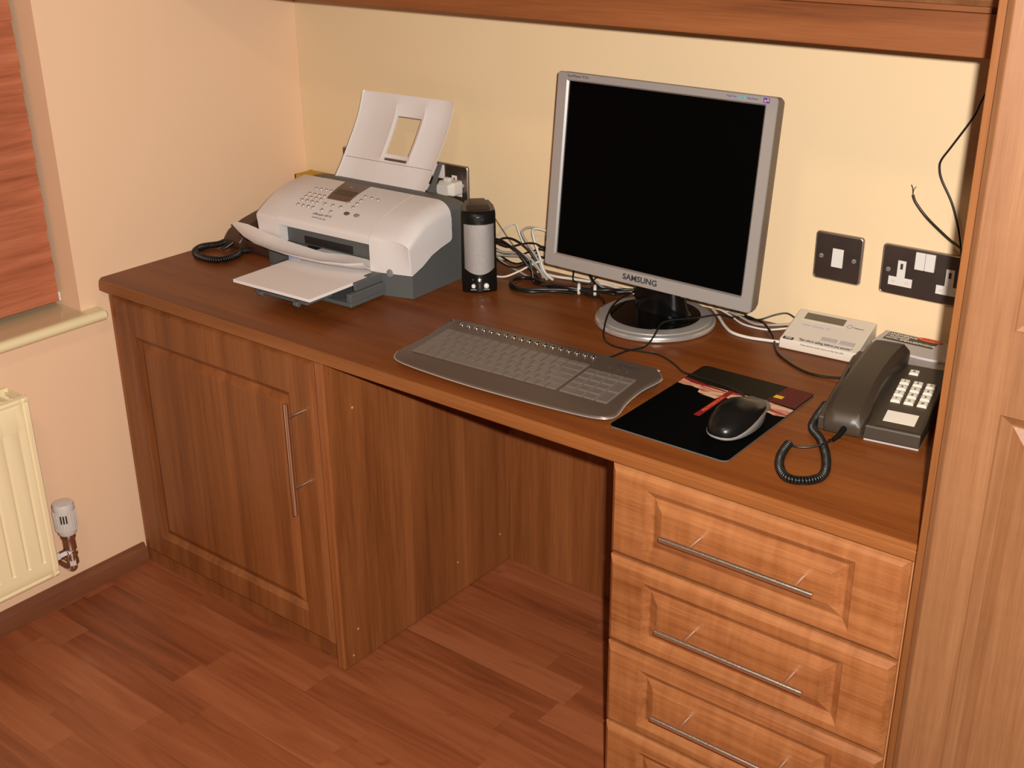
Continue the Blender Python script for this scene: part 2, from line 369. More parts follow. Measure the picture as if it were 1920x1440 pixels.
# ------------------------------------------------------------------ worktop
b = MB()
yf = -D
prof = [(0, H), (yf+.0045, H), (yf+.002, H-.0012), (yf+.0012, H-.004), (yf+.0012, H-.0075), (yf+.0003, H-.0088), (yf, H-.0105), (yf, H-T+.0015), (yf+.0015, H-T), (0, H-T)]
def clip(x):   # small clipped corner at the left wall
    k = max(0, .013-x); return k
rings = []
for x in (.0006, .013, W):
    k = clip(x); rings.append([(x, y+(k if y < -.3 else 0)*1., z) for y, z in prof])
b.loft(rings); wt = tag(b.obj('worktop', M['wood_top'], smooth=30), 'long dark walnut worktop running from the window wall to the tall cabinet', 'worktop')
b = MB(); pe = [(yf+.0046, H+.00015), (yf+.0018, H-.001), (yf+.0010, H-.004), (yf+.0010, H-.0075), (yf, H-.0088), (yf-.0002, H-.0105), (yf-.0002, H-T+.0015), (yf+.0013, H-T-.0002), (yf+.004, H-T-.0002), (yf+.004, H-.001)]
b.loft([[(x, y, z) for y, z in pe] for x in (.0135, W)]); b.obj('worktop_edge', M['wood_edge'], wt, smooth=25)

# ------------------------------------------------------------------ raised and fielded fronts
def panel_rings(x0, x1, z0, z1, yfr, th, panels):
    """front board facing -y; panels: list of (px0,px1,pz0,pz1) fields"""
    b = MB()
    def ring(i, d): return [(x0+i, yfr+d, z0+i), (x1-i, yfr+d, z0+i), (x1-i, yfr+d, z1-i), (x0+i, yfr+d, z1-i)]
    rs = [ring(0, th), ring(0, .0095), ring(.0010, .0078), ring(.0078, .0012), ring(.0098, 0)]
    b.loft(rs, caps=False); n0 = len(b.v)
    b.add(ring(0, th), [(0, 1, 2, 3)])
    # front frame: grid of cells minus fields (fields stacked in one column)
    px0, px1 = panels[0][0], panels[0][1]; i = .0098
    zs = [z0+i]
    for p in panels: zs += [p[2], p[3]]
    zs.append(z1-i)
    for k in range(len(zs)-1):
        field = k % 2 == 1
        cols = [(x0+i, px0), (px1, x1-i)] if field else [(x0+i, px0), (px0, px1), (px1, x1-i)]
        for a, c in cols: b.add([(a, yfr, zs[k]), (c, yfr, zs[k]), (c, yfr, zs[k+1]), (a, yfr, zs[k+1])], [(0, 1, 2, 3)])
    for (a, c, e, g) in panels:
        def pr(i, d): return [(a+i, yfr+d, e+i), (c-i, yfr+d, e+i), (c-i, yfr+d, g-i), (a+i, yfr+d, g-i)]
        b.loft([pr(0, 0), pr(.0015, .0022), pr(.0115, .0084), pr(.0135, .0086), pr(.0275, .0018), pr(.030, .0006)], caps=False)
        b.add(pr(.030, .0006), [(0, 1, 2, 3)])
    return b
def merge(o, d=.00002):
    import bmesh
    bm = bmesh.new(); bm.from_mesh(o.data); bmesh.ops.remove_doubles(bm, verts=bm.verts, dist=d); bmesh.ops.recalc_face_normals(bm, faces=bm.faces); bm.to_mesh(o.data); bm.free()
def bar_handle(parent, p0, p1, posts, yfr, r=.0046, out=.035):
    """round bar with two posts standing off a front at y=yfr"""
    b = MB(); b.tube([p0, p1], r, 16)
    h = b.obj('handle', M['steel'], parent, smooth=40)
    for p in posts: MB().tube([(p[0], yfr-.0002, p[1]), (p[0], p0[1]+r*.6, p[1])], .0034, 12).obj('handle_post', M['steel'], h, smooth=40)
    return h

YF = -.6043
# left cupboard
cb = thing('cupboard', 'walnut base cupboard with one panelled door left of the kneehole', 'cupboard')
b = MB().box(.004, .6455, -.584, -.003, .045, H-T-.0006); b.box(.004, .6455, -.584, -.56, .001, .045); b.obj('carcass', M['wood_inner'], cb)
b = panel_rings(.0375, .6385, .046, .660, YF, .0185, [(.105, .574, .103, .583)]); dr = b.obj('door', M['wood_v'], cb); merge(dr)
bar_handle(dr, (.6035, YF-.035, .350), (.6035, YF-.035, .580), [(.6035, .405), (.6035, .552)], YF)
b = MB().box(.647, .669, -.6055, -.003, .0006, H-T-.0006); b.obj('end_panel', M['wood_inner'], cb, bevel=.004, seg=3)
for y, z in ((-.538, .554), (-.5626, .0785), (-.5792, .024), (-.2567, .080), (-.11, .081)):
    MB().lathe([(.0001, .0022), (.0022, .0016), (.003, 0)], (.669, y, z), 10, axis='x').obj('screw_cap', M['wood_strip'], cb, smooth=60)
pts = []
for k in range(17):
    t = k/16; x = .318-.10*t-.010*math.sin(t*PI); z = .44-.21*t; pts.append((x, YF+.0004, z))
# ------------------------------------------------------------------ kneehole back board
tag(MB().box(.6695, 1.2745, -.078, -.062, .0006, H-T-.0006).obj('modesty_panel', M['wood_inner']), 'walnut back board standing at the rear of the kneehole', 'panel')
# ------------------------------------------------------------------ drawer unit
du = thing('drawer_unit', 'walnut chest of four panelled drawers under the right end of the worktop', 'drawers')
b = MB().box(1.2755, W-.002, -.583, -.003, .0006, H-T-.0006); b.obj('carcass', M['wood_inner'], du)
MB().box(W-.0065, W-.0008, -.6025, -.5835, .02, H-T-.0006).obj('edge_strip', M['wood_strip'], du)
zb = [(.5045, .6585), (.3445, .4995), (.1855, .3395), (.0305, .1805)]
for i, (z0, z1) in enumerate(zb):
    b = panel_rings(1.281, 1.7355, z0, z1, YF, .0185, [(1.342, 1.6655, z0+.0205, z1-.0255)])
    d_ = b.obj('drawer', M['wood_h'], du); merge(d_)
    zc = (z0+z1)/2+.0035
    bar_handle(d_, (1.391, YF-.035, zc), (1.6265, YF-.035, zc), [(1.4365, zc), (1.5975, zc)], YF)

# ------------------------------------------------------------------ tall cabinet at the right
tc_ = thing('tall_cabinet', 'tall walnut cupboard with panelled door at the right of the worktop', 'cabinet')
b = MB().box(1.7555, 1.7735, -.650, -.003, .0006, 2.2); b.obj('side_panel', M['wood_tall_e'], tc_, bevel=.001)
b = MB().box(1.774, 2.285, -.648, -.003, .04, 2.2).box(1.79, 2.285, -.60, -.01, .0006, .04); b.obj('carcass', M['wood_inner'], tc_)
b = panel_rings(1.7685, 2.286, .045, 2.10, -.672, .021, [(1.829, 2.225, .11, .9175), (1.829, 2.225, 1.0145, 2.04)])
td = b.obj('door', M['wood_tall'], tc_); merge(td)
b = MB().box(2.288, 2.306, -.650, -.003, .0006, 2.2); b.obj('side_panel', M['wood_tall'], tc_)

# ------------------------------------------------------------------ overhead cabinets with pelmet
oc = thing('overhead_cabinet', 'walnut wall cupboards with a deep pelmet bridging above the desk', 'cabinet', (0, 0, 0))
MB().box(.001, W+.009, -.345, -.325, 1.2425, 1.2965).obj('pelmet', M['wood_pel'], oc, bevel=.0015)
MB().box(.001, W+.009, -.340, -.003, 1.297, 1.90).obj('carcass', M['wood_pel'], oc)
xs = [.004, .585, 1.168, W+.007]
for i in range(3):
    b = panel_rings(xs[i], xs[i+1]-.004, 1.3055, 1.90, -.362, .0185, [(xs[i]+.06, xs[i+1]-.064, 1.365, 1.84)])
    merge(b.obj('door', M['wood_tall'], oc))

# ------------------------------------------------------------------ radiator
rd = thing('radiator', 'cream panel radiator with vertical flutes below the window sill', 'radiator', (0, -.850, 0))
b = MB(); ny = 0; cols = []
y = 0.; ys = [0, -.004, -.012, -.015]
k = 0
y0 = -.034
prof_y = [(0, .012), (-.0015, .0025), (-.004, .0003), (-.012, 0), (-.0135, .002), (-.0165, .002), (-.018, .0005)]
while y0 > -.92:
    prof_y += [(y0+.006, .0005), (y0+.002, .0032), (y0+.001, .0032), (y0-.003, .0005)]; y0 -= .0335
prof_y += [(-.94, .0005), (-.945, .002), (-.955, 0), (-.959, .003), (-.96, .012)]
def gz(z): return 1 if .175 < z < .468 else 0
zs = [.130, .132, .137, .143, .146, .160, .166, .173, .1751, .4679, .474, .52, .524, .530, .534, .536]
grid = []
for z in zs:
    row = []
    for (yy, dd) in prof_y:
        base = dd if (yy > -.019 or yy < -.935) else (dd if gz(z) else .0005)
        e = {.130: .012, .132: .003, .137: .0003, .534: .003, .536: .012, .143: .002, .524: .002}.get(z, 0)
        row.append((.1015-max(base, e), yy, z))
    grid.append(row)
n = len(prof_y); v = [p for r in grid for p in r]; f = [(a*n+c, a*n+c+1, (a+1)*n+c+1, (a+1)*n+c) for a in range(len(zs)-1) for c in range(n-1)]
b.add(v, f); b.obj('front_panel', M['rad'], rd, smooth=28)
MB().box(.020, .0885, -.958, -.001, .133, .1345).box(.020, .030, -.958, -.002, .1345, .535).box(.030, .088, -.0035, -.0012, .15, .533).obj('casing', M['rad'], rd)
b = MB()
for i in range(48): b.box(.032, .0885, -.008-i*.0198-.0035, -.008-i*.0198, .523, .5295)
b.box(.055, .058, -.955, -.004, .521, .5225)
b.obj('top_grille', M['rad'], rd)
b = MB()
for i in range(60): b.box(.034, .084, -.010-i*.0155-.001, -.010-i*.0155, .17, .505)
b.obj('convector_fins', M['rad_in'], rd)
# valve
vx, vy = .056, .0535
b = MB(); b.lathe([(.0185, 0), (.0215, .010), (.0225, .018), (.0225, .046), (.0220, .058), (.0225, .066), (.0205, .0715), (.0005, .0735)], (vx, vy, .190), 28)
vh = b.obj('valve_head', M['valve'], rd, smooth=40)
b = MB()
for i in range(24):
    a = 2*PI*i/24; b.tube([(vx+.0222*math.cos(a), vy+.0222*math.sin(a), .200), (vx+.0230*math.cos(a), vy+.0230*math.sin(a), .246)], .0010, 5)
b.obj('grip_rib', M['valve'], vh)
b = MB()
for a in (-52, -38, -24):
    t = math.radians(a); b.box(-.0014, .0014, -.0008, .0008, .222, .240, Matrix.Translation((vx+.0224*math.cos(t), vy+.0224*math.sin(t), 0)) @ Matrix.Rotation(t+PI/2, 4, 'Z'))
b.obj('vent_slot', M['dgrey'], vh)
b = MB(); b.lathe([(.012, 0), (.012, .010), (.014, .012), (.014, .020), (.010, .022), (.0135, .026), (.0135, .050), (.016, .055), (.016, .064)], (vx, vy, .126), 20)
b.lathe([(.010, 0), (.010, .012), (.0125, .013), (.0125, .022), (.009, .024), (.009, .04), (.012, .041), (.012, .052)], (vx, vy-.053, .145), 6, axis='y')
b.obj('valve_body', M['chrome'], rd, smooth=40)
b = MB(); b.tube([(vx, vy, .130), (vx, vy, .112), (vx-.008, vy, .101), (.0005, vy, .100)], .0085, 12, smooth=5); b.lathe([(.0125, 0), (.0125, .014)], (vx, vy, .114), 6); b.obj('pipe', M['chrome'], rd, smooth=40)

# ------------------------------------------------------------------ wall plates
def wall_plate(name, label, cat, x, z, w_, h_, kind):
    t = thing(name, label, cat, (x, -.0003, z), 0., 'double sockets on the back wall' if kind == 'double' else 'single metal wall plates on the back wall')
    b = MB(); r0 = roundrect(0, w_, 0, h_, .006); r1 = roundrect(.0012, w_-.0012, .0012, h_-.0012, .005); r2 = roundrect(.0045, w_-.0045, .0045, h_-.0045, .004)
    b.loft([[(p[0], 0, p[1]) for p in r0], [(p[0], -.0035, p[1]) for p in r0], [(p[0], -.0052, p[1]) for p in r1], [(p[0], -.0056, p[1]) for p in r2]])
    b.obj('plate', M['plate'], t, smooth=35)
    b = MB(); b.loft([[(p[0], -.0034, p[1]) for p in scale_poly(r0, -.0002)], [(p[0], -.0054, p[1]) for p in scale_poly(r0, .0009)], [(p[0], -.0060, p[1]) for p in scale_poly(r0, .0030)], [(p[0], -.0057, p[1]) for p in scale_poly(r0, .0036)]], caps=False); b.obj('plate_rim_glint', M['rim_glint'], t, smooth=50)  # ring added over the plate's edge to paint in its highlight
    for sx in (w_/2-.03015, w_/2+.03015) if w_ < .1 else (.0135, w_-.0135):
        b = MB(); b.lathe([(.0042, 0), (.0036, -.0016), (.0001, -.002)], (sx, -.0056, h_/2), 14, axis='y'); sc = b.obj('screw', M['silver_b'], t, smooth=50)
        MB().box(sx-.003, sx+.003, -.0080, -.0075, h_/2-.0004, h_/2+.0004).obj('screw_slot', M['ink'], sc)
    if kind == 'single':
        b = MB(); b.loft([[(w_/2-.0105, -.0050, h_/2-.017), (w_/2+.0105, -.0050, h_/2-.017), (w_/2+.0105, -.0050, h_/2+.017), (w_/2-.0105, -.0050, h_/2+.017)],
                          [(w_/2-.0098, -.0085, h_/2-.0162), (w_/2+.0098, -.0085, h_/2-.0162), (w_/2+.0098, -.0065, h_/2+.0162), (w_/2-.0098, -.0065, h_/2+.0162)]])
        b.obj('rocker', M['insert'], t, bevel=.0006)
    else:
        for cx in (w_/2-.0195, w_/2-.0025):
            MB().box(cx+.0002, cx+.0165, -.0088, -.0050, h_*.60, h_*.60+.030).obj('rocker', M['insert'], t, bevel=.0008)
        for cx in (w_*.235, w_*.765):
            zt = h_*.30
            b = MB(); b.prism([(cx-.0205, zt-.0085), (cx+.0205, zt-.0085), (cx+.0205, zt+.0065), (cx+.0070, zt+.0065), (cx+.0070, zt+.036), (cx-.0070, zt+.036), (cx-.0070, zt+.0065), (cx-.0205, zt+.0065)], 'xz', -.0050, -.0066)
            ins = b.obj('outlet', M['insert'], t)
            b = MB(); b.box(cx-.0022, cx+.0022, -.0069, -.0065, zt+.021, zt+.031); b.obj('earth_hole', M['phone'], ins)
            b = MB(); b.box(cx-.0150, cx-.0085, -.0068, -.0065, zt-.004, zt+.0005).box(cx+.0085, cx+.0150, -.0068, -.0065, zt-.004, zt+.0005); b.obj('shutter', M['cream'], ins)
    return t
wall_plate('light_switch', 'square dark metal wall plate with one white rocker right of the monitor', 'switch', 1.3078, .7918, .0875, .086, 'single')
wall_plate('power_socket', 'dark metal double socket beside the tall cabinet with nothing plugged in', 'socket', 1.4300, .7900, .155, .0868, 'double')
wall_plate('power_socket', 'dark metal double socket behind the printer with a white plug in it', 'socket', .352, .793, .157, .084, 'double')
wall_plate('light_switch', 'metal wall plate half hidden behind the left of the printer paper support', 'switch', .131, .790, .0875, .084, 'single')
# plugs behind the printer
t = thing('adapter_plug', 'white stubby plug with a small tab in the socket behind the printer', 'plug', (.468, -.0070, .812))
b = MB(); b.prism(roundrect(-.018, .027, .004, .034, .005), 'xz', -.0002, -.026); b.loft([[(p[0], -.026, p[1]) for p in roundrect(-.018, .027, .004, .034, .005)], [(p[0], -.040, p[1]) for p in roundrect(-.012, .020, .008, .029, .005)]])
b.obj('plug_body', M['insert'], t, smooth=30)
MB().box(-.004, .011, -.026, -.016, .0338, .042).obj('plug_tab', M['insert'], t, bevel=.001)
MB().tube([(0, -.03, .010), (.004, -.045, -.012), (0, -.035, -.05), (-.01, -.02, -.121)], .0028, 8, smooth=6).obj('plug_lead', M['cab_w'], t, smooth=60)
# ------------------------------------------------------------------ monitor
mo = thing('monitor', 'silver flat panel monitor with a dark screen on a round base', 'monitor', (1.0604, -.1271, H), -.0331)
b = MB(); b.lathe([(.108, .0008), (.1118, .003), (.1118, .0075), (.1105, .0100), (.105, .0128), (.084, .0150)], seg=96); b.obj('base', M['silver_b'], mo, smooth=30)
b = MB(); b.lathe([(.1045, .0128), (.1035, .0145), (.0865, .0165), (.084, .0162)], seg=96, caps=False); b.obj('base_ring', M['silver'], mo, smooth=50)
b = MB(); b.lathe([(.0845, .0150), (.0838, .0172), (.060, .0195), (.0005, .0205)], seg=96); b.obj('base_disc', M['blackg'], mo, smooth=40)
rings = []
for zz, hw, yc, th in ((.018, .062, .030, .030), (.030, .056, .022, .020), (.06, .053, .012, .014), (.12, .051, .012, .014), (.20, .050, .022, .014)):
    rings.append([(math.copysign(abs(math.cos(a))**.5, math.cos(a))*hw, yc+math.sin(a)*th - .012*(1-abs(math.cos(a))), zz) for a in [2*PI*i/28 for i in range(28)]])
MB().loft(rings).obj('stand_neck', M['blackg'], mo, smooth=50)
ti = .1106; FU = Vector((0, math.sin(ti), math.cos(ti))); FN = Vector((0, -math.cos(ti), math.sin(ti)))
MF = frame((.0013, -.0538, .0826), (1, 0, 0), FU)      # x right, y up the face, z towards viewer
def rr(x0, x1, y0, y1, r, z): return [(p[0], p[1], z) for p in roundrect(x0, x1, y0, y1, r, 4)]
b = MB(); mw = .2220; mh = .3582
b.loft([rr(-mw, mw, 0, mh, .006, -.0045), rr(-mw, mw, 0, mh, .006, -.0015), rr(-mw+.0012, mw-.0012, .0012, mh-.0012, .005, 0),
        rr(-.2010, .2035, .0235, .3455, .001, 0)], MF, caps=False)
bz_ = b.obj('bezel', M['silver'], mo, smooth=30)
b = MB(); b.loft([rr(-.2010, .2035, .0235, .3455, .001, -.0001), rr(-.1968, .2005, .0262, .3430, .001, -.0024), rr(-.1968, .2005, .0262, .3430, .001, -.0056)], MF, caps=False); b.obj('inner_bevel', M['silver_lit'], bz_)
b = MB(); b.add([(-.197, .026, -.0054), (.201, .026, -.0054), (.201, .3432, -.0054), (-.197, .3432, -.0054)], [(0, 1, 2, 3)], MF)
b.box(-.199, .203, .024, .345, -.012, -.0056, MF); b.obj('screen', M['screen'], mo)
b = MB(); b.loft([rr(-mw+.0006, mw-.0006, .0006, mh-.0006, .006, -.0046), rr(-mw+.001, mw-.001, .001, mh-.001, .006, -.022), rr(-mw+.005, mw-.005, .005, mh-.005, .006, -.036), rr(-mw+.03, mw-.03, .03, mh-.03, .01, -.044), rr(-.12, .12, .06, .27, .02, -.062)], MF, caps=False); n_ = len(b.v); b.f.append(tuple(range(n_-20, n_)))
b.obj('back_shell', M['shell'], mo, smooth=40)
text('maker_lettering', 'SAMSUNG', .0145, M['ink'], mo, MF @ Matrix.Translation((-.0035, .0122, .0002)), bold=.0004, sx=1.12)
text('model_lettering', 'SyncMaster 913n', .0068, M['ink'], mo, MF @ Matrix.Translation((-.1765, .3520, .0002)))
text('sticker_lettering', 'MagicTune', .0042, M['blue'], mo, MF @ Matrix.Translation((.1385, .3520, .0002)))
text('sticker_lettering', 'MagicBright', .0042, M['blue'], mo, MF @ Matrix.Translation((.1775, .3518, .0002)))
b = MB(); b.tube([(.1585+.0055*math.cos(a), .3488+.0055*math.sin(a), .0003) for a in [PI*i/10 for i in range(11)]], .0011, 6, MF); b.obj('rainbow_sticker', M['cyan'], mo)
b = MB(); b.box(.1975, .2085, .3475, .3555, 0, .0004, MF); stk = b.obj('square_sticker', M['blue'], mo)
MB().box(.1990, .2030, .3487, .3527, .0004, .0006, MF).box(.2040, .2075, .3500, .3545, .0004, .0006, MF).obj('sticker_picture', M['pink'], stk)
for i in range(6): MB().box(.083+i*.018, .091+i*.018, -.0012, .0004, -.010, -.004, MF).obj('button', M['chrome'], mo)

# ------------------------------------------------------------------ printer
pr = thing('printer', 'pale grey inkjet fax printer with raised paper support at the left end', 'printer', (.6166, -.3058, H), math.radians(2))
PY = [-.03, -.02, 0, .03, .06, .09, .125, .2]; PZ = [.108, .116, .129, .1465, .1575, .1645, .1690, .170]
def itp(x, X_, Y_):
    if x <= X_[0]: return Y_[0]
    for i in range(len(X_)-1):
        if x <= X_[i+1]: t = (x-X_[i])/(X_[i+1]-X_[i]); return Y_[i]*(1-t)+Y_[i+1]*t
    return Y_[-1]
def pz(y): return itp(y, PY, PZ)
ytop = [.125, .11, .095, .08, .065, .05, .035, .02, .008, -.004, -.014]
def xdrop(x, y, lo=.016, hi=.030, Rr=.034):
    if x <= -Rr: k = 0
    else: k = 1-math.sqrt(max(0, 1-((x+Rr)/Rr)**2))
    return k*(lo+(hi-lo)*max(0, min(1, (y+.02)/.145)))
# right block of the cover
b = MB(); rings = []
for x in (-.0915, -.07, -.05, -.036, -.028, -.021, -.015, -.010, -.006, -.003, -.001, 0):
    fy = -.020*min(1, -x/.078)
    r = [(x, y+(fy+.02)*.6*max(0, min(1, (.05-y)/.064)), pz(y)-xdrop(x, y)) for y in ytop] + [(x, -.0188+(fy+.02)*.6, .1150-xdrop(x, -.02)), (x, -.0200+(fy+.02)*.8, .111-xdrop(x, -.02)), (x, fy, .0475)]
    r += [(x, .033, .0590), (x, .062, .0745), (x, .09, .0825), (x, .119, .0885), (x, .128, .094), (x, .1305, .105), (x, .1295, .122)]
    rings.append(r)
b.loft(rings); b.obj('right_cover', M['white'], pr, smooth=38)
# control panel section and left wing
b = MB(); rings = []
for x in (-.346, -.0935):
    r = [(x, y, pz(y)) for y in ytop]+[(x, -.0188, .1155), (x, -.0198, .112), (x, -.0190, .1010), (x, .02, .1010), (x, .125, .11)]
    rings.append(r)
b.loft(rings); b.obj('control_panel', M['white'], pr, smooth=38)
b = MB(); rings = []
for x in (-.412, -.410, -.405, -.347):
    k = {-.412: .006, -.410: .002, -.405: 0, -.347: 0}[x]
    r = [(x, y, pz(y)-k-.0005) for y in ytop]+[(x, -.0188+k*.6, .1155-k), (x, -.0198+k*.6, .110), (x, -.012, .060), (x, .03, .060), (x, .125, .075)]
    rings.append(r)
b.loft(rings); b.obj('left_cover', M['white'], pr, smooth=38)
# slate lower body
b = MB(); rings = []
def gring(x, fy, dz, zf):
    return [(x, fy, 0.0008), (x, fy, zf), (x, max(fy, .034), zf+.0095), (x, max(fy, .062), zf+.024 if zf < .05 else zf+.012), (x, .12, .0865), (x, .1262, .095), (x, .1262, .1665-dz), (x, .140, .1690-dz), (x, .170, .1660-dz), (x, .186, .158-dz), (x, .196, .13), (x, .196, .0008)]
for x, fy, dz, zf in ((-.408, .004, .03, .045), (-.404, .002, .012, .045), (-.39, .002, .002, .045), (-.335, .002, 0, .045), (-.3345, .050, 0, .060), (-.0925, .050, 0, .060), (-.0915, -.0195, 0, .0465), (-.076, -.0195, 0, .0465), (-.03, -.0075, .003, .0465), (-.015, -.0037, .007, .0465), (-.005, -.001, .013, .0465), (0, .0004, .022, .0465)):
    rings.append(gring(x, fy, dz, zf))
b.loft(rings); b.obj('lower_body', M['grey'], pr, smooth=30)
MB().box(-.3455, -.092, .006, .049, .0605, .1008).obj('output_recess', M['grey'], pr)
MB().box(-.296, -.160, .0050, .0058, .0625, .0790).box(-.333, -.0935, .0485, .0499, .012, .058).obj('output_slot', M['dgrey'], pr)
MB().lathe([(.0085, 0), (.0075, -.002), (.0001, -.0025)], (-.047, -.0120, .049), 16, axis='y').obj('finger_notch', M['midgrey'], pr, smooth=50)
# document catch tray sweeping forward from the slot
b = MB(); nu, nv = 36, 10
fx = [-.486, -.455, -.42, -.37, -.314, -.27, -.227, -.162, -.105, -.080]; fyv = [-.022, -.036, -.052, -.068, -.078, -.083, -.086, -.086, -.074, -.052]; fzv = [.080, .076, .073, .071, .070, .070, .071, .072, .074, .074]
bx = [-.480, -.45, -.42, -.38, -.34, -.28, -.22, -.17, -.12, -.092]; byv = [-.012, -.010, -.012, -.0205, -.0215, -.0205, -.018, -.0, .0, -.005]; bzv = [.083, .082, .079, .076, .072, .067, .062, .061, .061, .061]
top = []
for i in range(nu+1):
    s = i/nu*9; k = min(8, int(s)); t = s-k
    L_ = lambda a: a[k]*(1-t)+a[k+1]*t
    F = Vector((L_(fx), L_(fyv), L_(fzv))); B_ = Vector((L_(bx), L_(byv), L_(bzv))); col = []
    sag = .011*math.sin(min(1, i/nu*1.2)*PI/2)
    for j in range(nv+1):
        q = j/nv; p = B_.lerp(F, q); p.z -= sag*math.sin(PI*q)*1.0
        col.append(p)
    top.append(col)
v = []; f = []; m_ = nv+1
for col in top: v += [tuple(p) for p in col]
o2 = len(v)
for col in top: v += [(p.x, p.y+.001, p.z-.0032) for p in col]
for i in range(nu):
    for j in range(nv):
        a = i*m_+j; f.append((a, a+1, a+m_+1, a+m_)); f.append((o2+a, o2+a+m_, o2+a+m_+1, o2+a+1))
for i in range(nu):
    for j in (0, nv): a = i*m_+j; f.append((a, a+m_, o2+a+m_, o2+a))
for j in range(nv):
    for i in (0, nu): a = i*m_+j; f.append((a, a+1, o2+a+1, o2+a))
b.add(v, f); b.obj('document_tray', M['white'], pr, smooth=50)
# input tray and paper
b = MB(); b.box(-.325, -.058, -.115, .048, .004, .012).box(-.070, -.058, -.115, .020, .012, .030).box(-.325, -.300, -.070, .048, .012, .032).box(-.330, -.30, -.02, .03, .012, .04)
b.obj('input_tray', M['grey'], pr, bevel=.0015)
b = MB(); b.box(-.245, -.105, -.185, -.116, .020, .026).box(-.20, -.15, -.12, -.05, .012, .026); b.lathe([(.005, 0), (.005, .012)], (-.235, -.186, .021), 12, axis='x'); b.lathe([(.006, 0), (.006, .012)], (-.135, -.188, .020), 12, axis='x')
b.obj('tray_extension', M['grey'], pr, bevel=.001)
b = MB(); b.box(-.072, -.064, -.092, -.01, .0305, .047).box(-.082, -.064, -.05, -.02, .0462, .0485); b.obj('paper_guide', M['grey'], pr, bevel=.001)
b = MB(); b.box(-.292, -.262, -.048, -.040, .038, .052); b.obj('paper_guide', M['pblue'], pr, bevel=.001)
pp = MB(); pp.box(-.282, -.0745, -.2065, .045, .0395, .0455)
tag(pp.obj('paper_stack', M['paper']), 'stack of white paper sticking out of the printer input tray', 'paper')
ps = bpy.data.objects['paper_stack']; ps.location = pr.location; ps.rotation_euler = pr.rotation_euler
# raised rear paper support
SY = [.150, .158, .165, .180, .198, .217, .235, .250, .259, .263, .2645]; SZ = [.150, .164, .170, .188, .213, .240, .266, .294, .318, .330, .336]
xsu = [-.3465, -.342, -.30, -.252, -.245, -.238, -.176, -.169, -.162, -.13, -.104, -.0985]
svals = [.158, .170, .188, .205, .2085, .2135, .2205, .25, .275, .2925, .305, .315, .328, .334]
b = MB(); G = {}
vv = []; ff = []
for i, x in enumerate(xsu):
    for j, s in enumerate(svals):
        y = itp(s, SZ, SY); tl = 0
        if i in (0, len(xsu)-1): tl = .0035
        if i in (4, 7) and 4 <= j <= 11: tl = .0028
        xx = x+(-.0015 if x < -.2 else .0035)*(s-.16)/.17
        if s > .33: xx = xx*1 + (.0025 if i == 0 else (-.0025 if i == len(xsu)-1 else 0))
        vv.append((xx, y-tl*.8, s+tl*.5)); 
n1 = len(vv)
vv += [(p[0], p[1]+.0030, p[2]-.0022) for p in vv]; J = len(svals)
def hole(i, j): return i == 5 and 6 <= j <= 8
def slot(i, j): return i == 5 and j == 4
cells = [(i, j) for i in range(len(xsu)-1) for j in range(J-1) if not hole(i, j) and not slot(i, j)]
S_ = set(cells)
for i, j in cells:
    a = i*J+j; q = (a, a+1, a+J+1, a+J); ff.append(q); ff.append(tuple(n1+k for k in reversed(q)))
    for (di, dj, e) in ((-1, 0, (a, a+1)), (1, 0, (a+J, a+J+1)), (0, -1, (a, a+J)), (0, 1, (a+1, a+J+1))):
        if (i+di, j+dj) not in S_: ff.append((e[0], e[1], n1+e[1], n1+e[0]))
b.add(vv, ff); sup = b.obj('paper_support', M['white'], pr, smooth=40)
MB().box(-.2385, -.1755, .2005, .2015, .2080, .2140).obj('support_slot', M['brownpanel'], sup)
b = MB(); b.tube([(-.3465, itp(.2045, SZ, SY)-.0003, .2045), (-.097, itp(.2045, SZ, SY)-.0003, .2045)], .0006, 6); b.obj('support_hinge', M['midgrey'], sup)
b2_ = MB(); b = MB(); b.prism([(.150, .150), (.188, .150), (.192, .180), (.213, .216), (.207, .219), (.176, .176), (.158, .160)], 'yz', -.3495, -.3455); b2_.prism([(.156, .150), (.192, .150), (.197, .180), (.218, .216), (.212, .219), (.181, .176), (.163, .160)], 'yz', -.0985, -.0935)
b.obj('support_arm', M['grey'], pr); b2_.obj('support_arm', M['grey'], pr)
# display, buttons, lettering
def on_panel(x, y, lift=0.):
    z = pz(y); dz = (pz(y+.004)-pz(y-.004))/.008; N_ = Vector((0, -dz, 1)).normalized()
    return frame(Vector((x, y, z))+N_*lift, (1, 0, 0), Vector((0, 1, dz)).normalized())
def patch(name, quad, lift, mat, parent=pr):
    b = MB(); n = 6; v = []
    (x0, y0), (x1, y1), (x2, y2), (x3, y3) = quad   # front-left, front-right, back-right, back-left
    for j in range(n+1):
        t = j/n; a = (x0+(x3-x0)*t, y0+(y3-y0)*t); c = (x1+(x2-x1)*t, y1+(y2-y1)*t)
        for s in (a, c):
            v.append((s[0], s[1], pz(s[1])+lift))
    m2 = len(v); v += [(p[0], p[1], p[2]-.0012) for p in v]
    f = []
    for j in range(n):
        a = 2*j; f += [(a, a+1, a+3, a+2), (m2+a, m2+a+2, m2+a+3, m2+a+1), (a, a+2, m2+a+2, m2+a), (a+1, m2+a+1, m2+a+3, a+3)]
    f += [(0, m2, m2+1, 1), (2*n, 2*n+1, m2+2*n+1, m2+2*n)]
    return b.add(v, f).obj(name, mat, parent, smooth=40)
dp = patch('display_surround', [(-.266, .048), (-.205, .048), (-.213, .1255), (-.284, .1255)], .0008, M['brownpanel'])
patch('display', [(-.264, .067), (-.216, .067), (-.214, .086), (-.266, .086)], .0013, M['lcdd'], dp)
